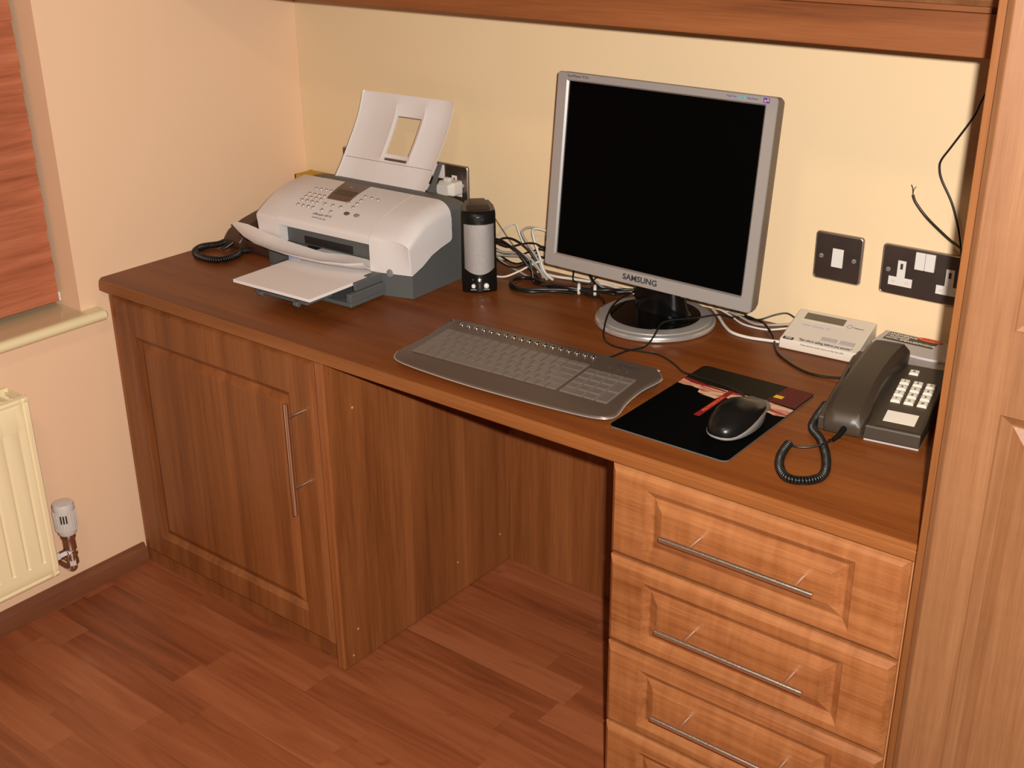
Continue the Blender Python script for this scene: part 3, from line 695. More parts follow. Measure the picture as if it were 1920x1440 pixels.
btn = MB().lathe([(.0047, 0), (.0046, .0012), (.0034, .0022), (.0001, .0026)], seg=14).obj('button', M['silver_b'], pr, smooth=60)
first = True
pos = [(-.321, .074), (-.308, .075), (-.294, .076), (-.280, .076)]
for ry in (.053, .042, .030, .0175):
    pos += [(-.321, ry), (-.306, ry), (-.292, ry), (-.278, ry)]
pos += [(-.256, .031), (-.234, .031), (-.212, .031), (-.251, .016), (-.226, .016), (-.187, .079), (-.169, .078), (-.151, .077), (-.184, .063), (-.184, .0505), (-.184, .038), (-.205, .0475)]
for p in pos:
    c = btn if first else btn.copy()
    if not first: COL.objects.link(c); c.parent = pr
    first = False
    c.matrix_local = on_panel(p[0], p[1], -.0005)
for x, mt in ((-.184, M['brownpanel']), (-.157, M['midgrey'])):
    c = MB().lathe([(.0078, 0), (.0076, .0012), (.0060, .0024), (.0001, .0028)], seg=20, m=Matrix.Diagonal((1, .62, 1, 1))).obj('start_button', mt, pr, smooth=60); c.matrix_local = on_panel(x, .019, -.0004)
text('maker_badge', 'hp', .0095, M['cab_g'], pr, on_panel(-.2475, .104, .0012))
text('model_lettering', 'officejet 4315', .0082, M['ink'], pr, on_panel(-.239, .0045, .0004), sx=1.15)
text('function_lettering', 'print fax scan copy', .0050, M['ink'], pr, on_panel(-.241, -.0035, .0004))

# ------------------------------------------------------------------ computer speaker
sp = thing('computer_speaker', 'black computer speaker with a silver mesh front beside the printer', 'speaker', (.6922, -.1915, H), math.radians(42))
def sring(z, hw, dep, bulge, yo=0.):
    r = []
    for i in range(13):
        t = -1+2*i/12; r.append((hw*t, -bulge*(1-t*t)+yo, z))
    r += [(hw*.96, dep*.5, z), (hw*.72, dep, z), (-hw*.72, dep, z), (-hw*.96, dep*.5, z)]
    return r
b = MB(); b.loft([sring(.0008, .0330, .078, .010, .001), sring(.004, .0345, .080, .012), sring(.045, .0340, .082, .0130), sring(.150, .0330, .084, .0125), sring(.160, .0330, .084, .0115, .0015), sring(.1655, .0325, .083, .010, .006)])
b.obj('body', M['black'], sp, smooth=35)
b = MB(); b.loft([[(x, y, z) for x, y, z in sring(.1656, .0235, .076, .006, .014)], [(x*.9, y*1.0+.004, z) for x, y, z in sring(.1720, .022, .068, .004, .018)]]); b.obj('top_cap', M['phone'], sp, smooth=35)
b = MB(); v = []; NX, NZ = 20, 16
for i in range(NX+1):
    t = -1+2*i/NX; x = .0295*t; zb_ = .0405+.0085*t*t*1.3
    for j in range(NZ+1):
        z = zb_+(.1415-zb_)*j/NZ; v.append((x, -.0128*(1-(x/.0338)**2)-.0030*(1-abs(t)**6)-.0008, z))
f = [(i*(NZ+1)+j, i*(NZ+1)+j+1, (i+1)*(NZ+1)+j+1, (i+1)*(NZ+1)+j) for i in range(NX) for j in range(NZ)]
m2 = len(v); v += [(p[0], p[1]+.003, p[2]) for p in v]; f += [tuple(m2+k for k in reversed(q)) for q in f]
def bd(a, c): f.append((a, c, m2+c, m2+a))
for i in range(NX):
    for j in (0, NZ): bd(i*(NZ+1)+j, (i+1)*(NZ+1)+j)
for j in range(NZ):
    for i in (0, NX): bd(i*(NZ+1)+j, i*(NZ+1)+j+1)
b.add(v, f); b.obj('mesh_grille', M['mesh'], sp, smooth=50)
MB().prism([(-.012, .157), (.012, .157), (.0095, .1475), (-.0095, .1475)], 'xz', -.0145, -.0120).obj('badge', M['blackg'], sp, bevel=.001)
for x, r in ((-.0130, .0042), (.0125, .0052)):
    MB().lathe([(r, 0), (r, -.004), (r*.8, -.0052), (.0001, -.0056)], (x, -.0108, .0165), 18, axis='y').obj('knob', M['knob'], sp, smooth=45)
MB().lathe([(.0045, 0), (.0045, -.0015), (.0025, -.0018), (.0022, -.0005)], (-.001, -.0124, .0295), 18, axis='y').obj('headphone_jack', M['chrome'], sp, smooth=45)
MB().lathe([(.0017, 0), (.0012, -.0010)], (-.0140, -.0104, .0290), 10, axis='y').obj('power_light', M['green'], sp)
MB().box(-.0010, .0000, -.0131, -.0126, .012, .022).obj('logo_strip', M['shell'], sp)
for x, s in ((-.0130, 'POWER'), (.0125, 'VOLUME')): text('knob_lettering', s, .0032, M['insert'], sp, frame((x, -.0118, .0085), (1, 0, 0), (0, 0, 1)))

# ------------------------------------------------------------------ keyboard
kb = thing('keyboard', 'silver grey slim computer keyboard with a row of round hot keys', 'keyboard', (1.017, -.470, H), math.radians(2.9))
outline = [(-.214, .0915), (-.205, .0955), (0, .0965), (.185, .0955), (.201, .0920), (.2185, .0755), (.2225, .068), (.2220, .055), (.2145, .018), (.2150, -.030), (.2220, -.070), (.2170, -.085), (.2000, -.0945), (.155, -.1000), (.05, -.1040), (-.06, -.1035), (-.165, -.0960), (-.2080, -.0860), (-.2225, -.066), (-.2240, -.052), (-.2200, -.02), (-.2180, .015), (-.2220, .060), (-.2210, .080)]
ol = [(p.x, p.y) for p in catmull([Vector((x, y, 0)) for x, y in outline], 4, True)]
def kz(y): return .0115+.0135*(y+.10)/.20
def kring(d, dz): return [(x, y, kz(y)+dz) for x, y in scale_poly(ol, d)]
b = MB(); b.loft([[(x, y, .0035+.006*(y+.1)/.2) for x, y in scale_poly(ol, .006)], kring(0, -.0045), kring(.0003, -.002), kring(.002, -.0004), kring(.0055, 0)])
b.obj('case', M['kbody'], kb, smooth=40)
b = MB(); b.tube([(x, y, kz(y)-.0035) for x, y in scale_poly(ol, -.0004)], .0012, 8, closed=True); b.obj('trim', M['silver_b'], kb, smooth=60)
MB().box(-.19, -.165, .075, .088, .0008, .0125).box(.165, .19, .075, .088, .0008, .0125).box(-.19, -.165, -.085, -.075, .0008, .006).box(.165, .19, -.085, -.075, .0008, .006).obj('feet', M['blackm'], kb)
sl_ = .0135/.20
keys = {}
def key(x0, x1, y0, y1):
    g = .0010; w_ = round(x1-x0, 5); h_ = round(y1-y0, 5); kk = (w_, h_)
    if kk not in keys:
        b = MB(); hw, hh = w_/2-g, h_/2-g
        R0 = [(-hw, -hh), (hw, -hh), (hw, hh), (-hw, hh)]; R1 = [(-hw+.0009, -hh+.0009), (hw-.0009, -hh+.0009), (hw-.0009, hh-.0009), (-hw+.0009, hh-.0009)]
        R2 = [(-hw+.0022, -hh+.0022), (hw-.0022, -hh+.0022), (hw-.0022, hh-.0022), (-hw+.0022, hh-.0022)]
        b.loft([[(x, y, -.0004) for x, y in R0], [(x, y, .0018) for x, y in R0], [(x, y, .0026) for x, y in R1], [(x, y, .0021) for x, y in R2]])
        o = b.obj('key', M['kkey'], kb); keys[kk] = o; c = o
    else:
        c = keys[kk].copy(); COL.objects.link(c); c.parent = kb
    yc = (y0+y1)/2; c.location = ((x0+x1)/2, yc, kz(yc)); c.rotation_euler = (math.atan(sl_), 0, 0)
KX0, KX1 = -.199, .0985; U1 = (KX1-KX0)/16.5
rows = [(.0505, .0600, [1.03125]*16), (.0300, .0495, None), (.0105, .0295, None), (-.0090, .0100, None), (-.0285, -.0095, None), (-.0490, -.0290, None), (-.0685, -.0495, None)]
RY_ = [(.0515, .0625), (.0325, .0510), (.0140, .0325), (-.0045, .0140), (-.0230, -.0045), (-.0415, -.0230)]
lay = [[1.1]*15, [1.1]*13+[2.2], [1.65]+[1.1]*12+[1.65], [1.95]+[1.1]*11+[2.45], [1.4]+[1.1]*12+[1.9], [1.5, 1.2, 1.2, 5.6, 1.2, 1.2, 1.2, 1.1, 1.1, 1.2]]
for (y0, y1), ws in zip(RY_, lay):
    x = KX0; tot = sum(ws)
    for w_ in ws:
        dx = (KX1-KX0)*w_/tot; key(x, x+dx, y0-.0125, y1-.0125); x += dx
NX0, NX1 = .1035, .1935; nu_ = (NX1-NX0)/4
for r, (y0, y1) in enumerate(RY_[1:]):
    y0 -= .0125; y1 -= .0125
    if r < 4:
        for c in range(3): key(NX0+c*nu_, NX0+(c+1)*nu_, y0, y1)
    if r == 0: key(NX0+3*nu_, NX1, y0, y1)
    if r == 1: key(NX0+3*nu_, NX1, y0-.0185, y1)
    if r == 3: key(NX0+3*nu_, NX1, y0-.0185, y1)
    if r == 4: key(NX0, NX0+2*nu_, y0, y1); key(NX0+2*nu_, NX0+3*nu_, y0, y1)
hot = MB().lathe([(.0050, 0), (.0048, .0018), (.0034, .0036), (.0001, .0044)], seg=16).obj('media_key', M['chrome'], kb, smooth=60)
for i in range(18):
    c = hot if i == 0 else copy_part(hot, kb, (0, 0, 0))
    y = .0775; c.location = (-.1885+i*.01625, y, kz(y)-.0002)
for i in range(3):
    c = MB().lathe([(.0012, 0), (.0008, .0008)], seg=8).obj('indicator_light', M['chrome'], kb); c.location = (.130+i*.017, .0585, kz(.0585)-.0001)
text('maker_lettering', 'ADVENT', .0105, M['ink'], kb, frame((.158, .0735, kz(.0735)+.0002), (1, 0, 0), (0, 1, sl_)), bold=.0002, sx=1.1)

# ------------------------------------------------------------------ mouse mat and mouse
MX, MY = 1.3425, -.4065
mm = thing('mouse_mat', 'black mouse mat with a red and olive printed band across its back', 'mouse mat', (MX, MY, H))
rp = roundrect(-.101, .101, -.147, .147, .010)
b = MB(); b.loft([[(p[0], p[1], .0006) for p in rp], [(p[0], p[1], .0026) for p in rp]]); b.obj('foam_backing', M['foam'], mm)
b = MB(); b.loft([[(p[0], p[1], .0027) for p in scale_poly(rp, .0004)], [(p[0], p[1], .0030) for p in scale_poly(rp, .0008)]]); b.obj('mat_surface', M['blackm'], mm)
def flat(name, poly, z, mat, th=.00012):
    return MB().prism([(x-MX, y-MY) for x, y in poly], 'xy', z, z+th).obj(name, mat, mm)
flat('olive_band', [(1.2435, -.3300), (1.3900, -.3270), (1.3955, -.2620), (1.256, -.2600), (1.2440, -.268)], .00305, M['polive'])
flat('stripe_ground', [(1.3902, -.3290), (1.4420, -.3330), (1.4420, -.2610), (1.3956, -.2610)], .00318, M['sground'])
b = MB()
for i in range(9):
    y = -.266-i*.0073; b.box(1.3965-MX, 1.4415-MX, y-.0009-MY, y+.0009-MY, .00330, .00342)
b.obj('red_stripes', M['pred'], mm)
flat('rock_picture', [(1.2425, -.3300), (1.2430, -.3500), (1.255, -.3515), (1.268, -.3490), (1.277, -.3515), (1.285, -.3520), (1.288, -.3640), (1.300, -.3690), (1.312, -.3700), (1.3235, -.3720), (1.330, -.3560), (1.345, -.3600), (1.356, -.3680), (1.372, -.3690), (1.385, -.3660), (1.397, -.3700), (1.405, -.3660), (1.418, -.3690), (1.428, -.3730), (1.4425, -.3660), (1.4425, -.3370), (1.39, -.3310), (1.31, -.3320)], .00315, M['rock'])
flat('red_edge', [(1.2428, -.3230), (1.2600, -.3265), (1.2900, -.3320), (1.3250, -.3350), (1.3250, -.3400), (1.29, -.3380), (1.262, -.3380), (1.2428, -.3300)], .0033, M['pred'])
flat('yellow_square', [(1.3945, -.3110), (1.4090, -.3110), (1.4090, -.3000), (1.3945, -.3000)], .0034, M['pyel'])
bar = flat('red_bar', [(1.3265, -.4440), (1.3365, -.4440), (1.3365, -.3300), (1.3265, -.3300)], .0034, M['pred'])
text('bar_lettering', 'PROFESSIONAL', .0080, M['orange'], mm, frame((1.3315-MX, -.390-MY, .00365), (0, 1, 0), (-1, 0, 0)), ext=.00008, sx=1.25)

ms = thing('computer_mouse', 'black computer mouse with silver sides resting on the mouse mat', 'mouse', (1.4010, -.4430, H+.0031), math.radians(-2))
def mring(z, wk, l0, l1, yo=0.):
    r = []
    for i in range(32):
        a = 2*PI*i/32; cx = math.cos(a); sy = math.sin(a)
        x = wk*math.copysign(abs(cx)**.80, cx); y = (l1 if sy > 0 else l0)*math.copysign(abs(sy)**.85, sy)+yo
        x *= 1-.12*max(0, sy)
        r.append((x, y, z(x, y) if callable(z) else z))
    return r
def mtop(x, y):
    t = (y+.06)/.122; return .0345*math.sin(PI*min(1, max(0, .14+.70*(1-t)**1.0*1.0+.06)))**.8 if False else .012+.024*max(0, math.sin(PI*min(1, max(0, .10+.80*(1-t)))))*(1-(x/.036)**2*.55)
b = MB(); b.loft([mring(.0006, .0285, .056, .058), mring(.003, .0315, .060, .062), mring(lambda x, y: .0060+.0145*max(0, min(1, (y+.050)/.062)), .0335, .0625, .064), mring(lambda x, y: .0075+.0160*max(0, min(1, (y+.050)/.062)), .0330, .062, .0635)])
b.obj('side_shell', M['silver'], ms, smooth=60)
b = MB(); NR = 9; rings = []
for k in range(NR):
    q = math.cos(PI/2*k/NR)
    rings.append([(x, y, (.0076+.0160*max(0, min(1, (y+.050)/.062)))+(.0275*math.sin(PI/2*k/NR)**.9)*(1-.66*max(0, y+.02)/.08)) for x, y, z in mring(0, .0328*q, .0618*q, .0632*q, -.006*math.sin(PI/2*k/NR))])
b.loft(rings); b.obj('top_shell', M['black'], ms, smooth=70)
b = MB()
for s in (-.0035, .0035): b.tube([(s, -.005, .0348), (s*1.1, .015, .0335), (s*1.2, .034, .0300)], .0005, 5)
b.obj('button_seam', M['blackg'], ms)
MB().lathe([(.0045, -.002), (.0050, -.0012), (.0050, .0012), (.0045, .002)], (0, .044, .0262), 20, axis='x').obj('scroll_wheel', M['shell'], ms, smooth=40)
MB().prism([(-.020, .036), (.021, .036), (.0262, .054), (.0150, .0655), (-.014, .0655), (-.0250, .054)], 'xy', .0165, .0252).obj('front_plate', M['platebrown'], ms, bevel=.002)

def cable(name, label, pts, r, mat, group='loose cables on the desk', cat='cable', sm=8, z=True):
    b = MB(); b.tube(pts, r, 8, smooth=sm); o = b.obj(name, M[mat], smooth=70); tag(o, label, cat, group); return o
hz = H+.0019
cable('mouse_cable', 'thin black mouse cable curling from the mouse over the monitor base', [(1.3985, -.3795, H+.020), (1.3930, -.3690, H+.010), (1.372, -.350, H+.0052), (1.3442, -.3314, H+.0052), (1.3037, -.3193, H+.0052), (1.2513, -.3148, H+.0052), (1.2268, -.3078, hz+.001), (1.1936, -.2835, hz), (1.1538, -.2654, hz), (1.1227, -.2700, hz), (1.0937, -.2780, hz), (1.0626, -.2765, hz), (1.036, -.2600, hz+.002), (1.0150, -.2260, H+.0150), (.998, -.190, H+.0210), (.985, -.155, H+.0240), (.975, -.11, H+.0240), (.962, -.04, H+.0145), (.955, -.018, hz)], .0018, 'cab_b')
cable('keyboard_cable', 'thin black keyboard cable looping from the keyboard to the monitor base', [(1.085, -.3560, H+.012), (1.089, -.343, H+.006), (1.094, -.3206, hz), (1.1056, -.2925, hz+.0040), (1.1200, -.2600, hz+.0042), (1.1200, -.235, H+.012), (1.1140, -.208, H+.0190), (1.1060, -.180, H+.0225), (1.112, -.158, H+.0235), (1.128, -.135, H+.0230), (1.143, -.105, H+.0205), (1.158, -.065, H+.0170), (1.172, -.030, H+.0040), (1.176, -.012, hz)], .0018, 'cab_b')
cable('white_cable', 'thick white cable curving forward from the monitor to the cream caller display', [(1.118, -.012, hz+.002), (1.1243, -.018, hz+.002), (1.150, -.045, hz+.002), (1.1779, -.0750, hz+.001), (1.2050, -.0970, hz+.001), (1.2371, -.1020, hz+.001), (1.270, -.0950, hz+.001), (1.300, -.088, hz+.002)], .0029, 'cab_w')
cable('white_cable', 'thin white cable sagging from the monitor to the back of the caller display', [(1.135, -.012, hz+.004), (1.160, -.022, hz+.002), (1.1948, -.0428, hz), (1.225, -.0480, hz), (1.2492, -.0432, hz), (1.272, -.030, hz+.003), (1.290, -.022, hz+.008)], .0019, 'cab_w')
cable('grey_cable', 'shiny grey cable lying nearest the wall right of the monitor', [(1.150, -.006, hz+.002), (1.175, -.014, hz+.001), (1.2131, -.0300, hz), (1.2400, -.030, hz+.003), (1.262, -.0220, hz+.006), (1.285, -.012, hz+.010)], .0024, 'cab_g')
cable('phone_cable', 'black cable running past the caller display to the brown telephone', [(1.172, -.010, hz), (1.1893, -.012, hz), (1.2261, -.0250, hz+.005), (1.2529, -.0505, hz+.006), (1.2780, -.0780, hz+.002), (1.297, -.110, hz+.0006), (1.318, -.1390, hz+.0006), (1.3423, -.1590, hz+.0006), (1.370, -.1760, hz+.0006), (1.400, -.1861, hz+.0006), (1.430, -.1830, hz+.001), (1.4540, -.1790, hz+.004)], .0024, 'cab_b')
cable('black_cable', 'short black cable arching up to the rear of the caller display', [(1.190, -.020, hz+.008), (1.205, -.026, hz+.009), (1.2261, -.0340, hz+.0115), (1.250, -.020, hz+.022), (1.268, -.010, hz+.026), (1.284, -.008, hz+.020)], .0016, 'cab_b')
# tied mains lead
ld = thing('mains_lead', 'black looped lead held by white ties in front of the monitor', 'cable', (.80, -.11, H))
def lp(pts, zz): return [(x-.80, y+.11, zz+(.001*((i*7) % 3))) for i, (x, y) in enumerate(pts)]
MB().tube(lp([(.8540, -.0960), (.815, -.112), (.7817, -.1460), (.745, -.1470), (.722, -.1320), (.711, -.1080), (.7127, -.0900), (.728, -.0800), (.7508, -.0820), (.7854, -.0900), (.8200, -.0980), (.8541, -.0930), (.8790, -.0860), (.905, -.0830)], .0038), .0033, 8, smooth=6).obj('lead', M['cab_b'], ld, smooth=70)
MB().tube(lp([(.862, -.0900), (.83, -.1100), (.800, -.1340), (.768, -.1500), (.738, -.1440), (.720, -.1220), (.7190, -.1000), (.735, -.0880), (.770, -.0960), (.81, -.1040), (.850, -.0990), (.880, -.0780), (.9100, -.0680), (.94, -.060)], .0096), .0033, 8, smooth=6).obj('lead', M['cab_b'], ld, smooth=70)
MB().tube(lp([(.868, -.0850), (.89, -.0930), (.912, -.0900), (.928, -.1010), (.940, -.1180)], .0034), .0024, 8, smooth=6).obj('lead', M['cab_b'], ld, smooth=70)
MB().tube(lp([(.790, -.1180), (.815, -.1080), (.845, -.1060), (.868, -.0920), (.895, -.0840), (.920, -.0700), (.935, -.0500), (.96, -.035)], .0150), .0030, 8, smooth=6).obj('lead', M['cab_b'], ld, smooth=70)
MB().tube(lp([(.870, -.1000), (.895, -.0900), (.9200, -.0840), (.938, -.0780), (.930, -.0660), (.905, -.0680), (.880, -.0780)], .0140), .0022, 8, smooth=6).obj('lead', M['cab_b'], ld, smooth=70)
for (x, y, a) in ((.862, -.0905, .6), (.893, -.0800, .6)):
    b = MB(); mt_ = Matrix.Translation((x-.80, y+.11, .0112)) @ Matrix.Rotation(a, 4, 'Z')
    b.tube([(0, .0085*math.cos(t), .0068*math.sin(t)*1.35+.002) for t in [2*PI*i/16 for i in range(16)]], .0034, 8, mt_, closed=True)
    b.obj('tie', M['cab_w'], ld, smooth=60)
# tangle behind
rnd = random.Random(5)
cl = [
 ('black_cable', 'cab_b', .0020, [(.615, -.060, .049), (.645, -.058, .070), (.680, -.060, .073), (.715, -.055, .052), (.742, -.050, .012), (.765, -.05, .004)], 'black cable arching highest through the tangle between speaker and monitor'),
 ('black_cable', 'cab_b', .0024, [(.610, -.070, .058), (.640, -.066, .064), (.680, -.070, .060), (.712, -.066, .040), (.735, -.064, .010), (.75, -.07, .004)], 'black cable dropping steeply at the left edge of the monitor'),
 ('black_cable', 'cab_b', .0018, [(.612, -.045, .040), (.66, -.042, .030), (.70, -.040, .046), (.735, -.042, .058), (.765, -.045, .050)], 'black cable crossing low in the tangle beside the speaker'),
 ('black_cable', 'cab_b', .0018, [(.62, -.035, .022), (.665, -.040, .014), (.705, -.036, .034), (.73, -.034, .062), (.762, -.036, .048)], 'black cable rising from the worktop into the tangle by the speaker'),
 ('white_cable', 'cab_g', .0026, [(.770, -.028, .088), (.735, -.030, .096), (.695, -.034, .096), (.682, -.040, .084), (.700, -.044, .064), (.728, -.048, .038), (.748, -.05, .008), (.77, -.05, .004)], 'pale grey cable looping high against the wall left of the monitor'),
 ('white_cable', 'cab_w', .0022, [(.620, -.090, .005), (.648, -.105, .0035), (.680, -.098, .004), (.705, -.080, .016), (.732, -.06, .034), (.77, -.05, .05)], 'white cable curving along the worktop right beside the speaker'),
 ('white_cable', 'cab_w', .0018, [(.575, -.035, .030), (.606, -.03, .060), (.638, -.028, .088), (.655, -.026, .094), (.668, -.03, .075), (.69, -.034, .05), (.74, -.04, .03)], 'thin white cable peaking just right of the speaker'),
 ('white_cable', 'cab_g', .0024, [(.615, -.055, .028), (.66, -.054, .034), (.70, -.056, .038), (.738, -.058, .020), (.752, -.060, .005)], 'grey cable in the middle of the tangle left of the monitor'),
 ('white_cable', 'cab_w', .0030, [(.715, -.030, .004), (.762, -.034, .004), (.80, -.026, .004), (.845, -.018, .004), (.88, -.014, .004), (.92, -.02, .004), (.97, -.015, .004)], 'white cable lying along the wall below the monitor'),
 ('grey_cable', 'cab_g', .0022, [(.86, -.030, .012), (.888, -.040, .006), (.915, -.048, .006), (.945, -.040, .008), (.98, -.02, .004)], 'grey cable under the lower left corner of the monitor'),
 ('black_cable', 'cab_b', .0016, [(.800, -.020, .040), (.806, -.030, .020), (.818, -.045, .008), (.845, -.040, .005), (.855, -.034, .012), (.87, -.025, .03)], 'thin black lead dangling beneath the monitor beside its stand'),
 ('black_cable', 'cab_b', .0026, [(.845, -.030, .024), (.870, -.045, .012), (.895, -.050, .0055), (.925, -.045, .0045), (.955, -.05, .0125)], 'thick black lead beneath the monitor behind the white ties'),
]
cl += [
 ('black_cable', 'cab_b', .0022, [(.615, -.080, .066), (.650, -.078, .0735), (.685, -.080, .064), (.708, -.078, .047), (.730, -.074, .022), (.745, -.080, .0045)], 'black cable bending down just left of the monitor corner'),
 ('black_cable', 'cab_b', .0020, [(.612, -.050, .056), (.65, -.048, .050), (.69, -.050, .064), (.72, -.048, .070), (.748, -.046, .060), (.77, -.048, .040)], 'black cable waving through the middle of the tangle'),
 ('grey_cable', 'cab_g', .0028, [(.612, -.064, .046), (.65, -.062, .042), (.69, -.062, .047), (.722, -.062, .040), (.745, -.062, .020), (.765, -.064, .0045)], 'grey cable running level then down behind the speaker'),
 ('grey_cable', 'cab_g', .0022, [(.61, -.040, .020), (.65, -.050, .010), (.69, -.062, .008), (.72, -.070, .005), (.748, -.078, .0045)], 'grey cable sloping down to the worktop beside the speaker'),
 ('white_cable', 'cab_w', .0026, [(.775, -.040, .088), (.742, -.042, .100), (.715, -.045, .098), (.718, -.045, .074), (.735, -.050, .045), (.752, -.056, .018), (.775, -.058, .005)], 'white cable falling along the left edge of the monitor'),
 ('black_cable', 'cab_b', .0028, [(.735, -.085, .046), (.745, -.088, .024), (.752, -.092, .0045), (.768, -.095, .0045)], 'thick black cable end standing by the monitor lower left corner'),
 ('black_cable', 'cab_b', .0018, [(.61, -.055, .034), (.64, -.060, .018), (.675, -.058, .012), (.705, -.050, .028), (.735, -.046, .044), (.77, -.046, .034)], 'black cable dipping low in the tangle'),
]
for nm, mt, r, pts, lab in cl: cable(nm, lab, [(x, y, H+max(z, r+.0004)) for x, y, z in pts], r, mt)
cable('thin_wire', 'hair thin dark wire slanting down from behind the speaker', [(.600, -.06, H+.14), (.632, -.058, H+.103), (.668, -.055, H+.062), (.70, -.05, H+.03)], .0006, 'cab_b')

# ------------------------------------------------------------------ loose wires by the tall cabinet
b = MB(); b.tube([(1.62, -.03, 1.235), (1.590, -.03, 1.190), (1.5671, -.03, 1.1406), (1.5558, -.03, 1.1069), (1.5300, -.03, 1.0600), (1.5160, -.03, 1.0350), (1.5153, -.03, 1.0200), (1.5215, -.03, 1.0030), (1.5419, -.03, .9698), (1.5560, -.03, .935), (1.5629, -.03, .9117), (1.5691, -.03, .8861), (1.572, -.026, .86), (1.575, -.02, .82), (1.58, -.02, .74), (1.585, -.02, H+.02)], .0017, 8, smooth=6)
tag(b.obj('hanging_wire', M['cab_b'], smooth=70), 'black wire hanging down the wall from the pelmet with a bend', 'wire')
t = thing('cut_wire', 'black wire with frayed cut end poking up beside the double socket', 'wire', (1.4779, -.03, .9729))
def rel(pts): return [(x-1.4779, y+.03, z-.9729) for x, y, z in pts]
MB().tube(rel([(1.4779, -.03, .9729), (1.485, -.03, .9600), (1.5073, -.03, .9377), (1.5455, -.036, .9131), (1.5754, -.040, .8962), (1.59, -.040, .87), (1.60, -.036, .78), (1.602, -.036, H+.002)]), .0021, 8, smooth=6).obj('sheath', M['cab_b'], t, smooth=70)
for q in ([(1.4779, -.03, .9729), (1.4765, -.03, .983), (1.4735, -.030, .9890)], [(1.4779, -.03, .9729), (1.4785, -.03, .982), (1.4820, -.031, .9870)]):
    MB().tube(rel(q), .0006, 6, smooth=4).obj('copper_strand', M['phone'], t)

# ------------------------------------------------------------------ caller display
cd = thing('caller_display', 'small cream caller display unit with an oblong screen by the wall', 'caller display', (1.3030, -.1090, H), math.radians(3.5))
b = MB(); WB = .139; 
def cdz(y): return .0215+.0255*max(0, min(1, (y-.012)/.082))
pr_ = [(0.002, .0008), (0, .004), (.0005, .016), (.003, .0195), (.012, .0215), (.050, .0333), (.090, .0458), (.094, .0455), (.0965, .043), (.0965, .0008)]
b.loft([[(x, y if 0 < x < WB else y, z) for y, z in pr_] for x in (0, WB)]); b.obj('case', M['cream'], cd, bevel=.0015)
sl2 = (.0458-.0215)/.078
def ont(x, y, l=0.): return frame((x, y, .0215+(y-.012)*sl2+l), (1, 0, 0), (0, 1, sl2))
def plate_on(name, x0, x1, y0, y1, mat, th=.0006, par=cd):
    o = MB().box(x0, x1, 0, (y1-y0)*math.hypot(1, sl2), 0, th, ont(0, y0)).obj(name, mat, par); return o
lc = plate_on('screen_surround', .014, .093, .062, .086, M['cream'], .0008); plate_on('lcd', .0175, .0895, .0655, .0830, M['lcd'], .0012, lc)
plate_on('button', .068, .096, .0165, .0265, M['creamd'], .0018); plate_on('button', .101, .127, .0165, .0265, M['creamd'], .0018)
text('blue_lettering', 'Caller Display 50', .0075, M['pblue'], cd, ont(.046, .050, .0003))
text('maker_lettering', 'Telecom', .0055, M['ink'], cd, ont(.1165, .067, .0003))
b = MB(); b.tube([(.0045*math.cos(a), .0045*math.sin(a), .0003) for a in [2*PI*i/16 for i in range(16)]], .0005, 5, ont(.1005, .068), closed=True); b.obj('ring_logo', M['midgrey'], cd)
bl_ = plate_on('black_badge', .005, .0235, .0028, .0092, M['ink'], .0007); bl_.location = (0, 0, .0004)
text('badge_lettering', 'FREE', .0056, M['cream'], cd, ont(.0145, .0058, .0012), bold=.0001)
text('slogan_lettering', '"See who\'s calling before you answer"', .0086, M['ink'], cd, ont(.0800, .0078, .0016), bold=.00012, sx=.72)
text('small_lettering', 'Please dial the number shown to hear the caller', .0040, M['ink'], cd, frame((.078, -.0002, .0152), (1, 0, 0), (0, 0, 1)))

# ------------------------------------------------------------------ answering machine
am = thing('answering_machine', 'grey answering machine with black and orange label behind the telephone', 'answering machine', (1.4600, -.1720, H))
b = MB(); b.loft([[(p[0], p[1], z) for p in scale_poly(roundrect(0, .185, .017, .1455, .008), d)] for z, d in ((.0008, .003), (.004, 0), (.039, 0), (.0415, .002))]); b.obj('case', M['ansgrey'], am, smooth=30)
b = MB(); arc = [(0.001, .1445), (.184, .1445), (.184, .075)]+[(.184-.183*i/14, .082-.024*math.sin(PI*i/14)) for i in range(1, 15)]
b.prism(arc, 'xy', .0416, .0460); b.obj('lid', M['anslid'], am, bevel=.001)
lb = MB().box(.0110, .0960, .1030, .1390, .0461, .0464).obj('black_label', M['black_lab'], am)
text('label_lettering', 'ANSWERING\nMACHINE\nWITH SPEAKERPHONE', .0098, M['card'], lb, frame((.0130, .1220, .0466), (1, 0, 0), (0, 1, 0)), align='LEFT', bold=.0002, sx=.84)
b = MB(); b.prism([(.0800+.0225*math.cos(a), .1365+.0078*math.sin(a)) for a in [2*PI*i/28 for i in range(28)]], 'xy', .0467, .0470); osk = b.obj('orange_sticker', M['orange'], am)
text('sticker_lettering', 'DIGITAL', .0065, M['pred'], osk, frame((.0800, .1365, .0472), (1, 0, 0), (0, 1, 0)))
for x, y in ((.095, .030), (.116, .030), (.134, .036)):
    MB().lathe([(.0055, 0), (.0050, .0015), (.0001, .0022)], (x, y, .0414), 16).obj('button', M['ansgrey'], am, smooth=60)

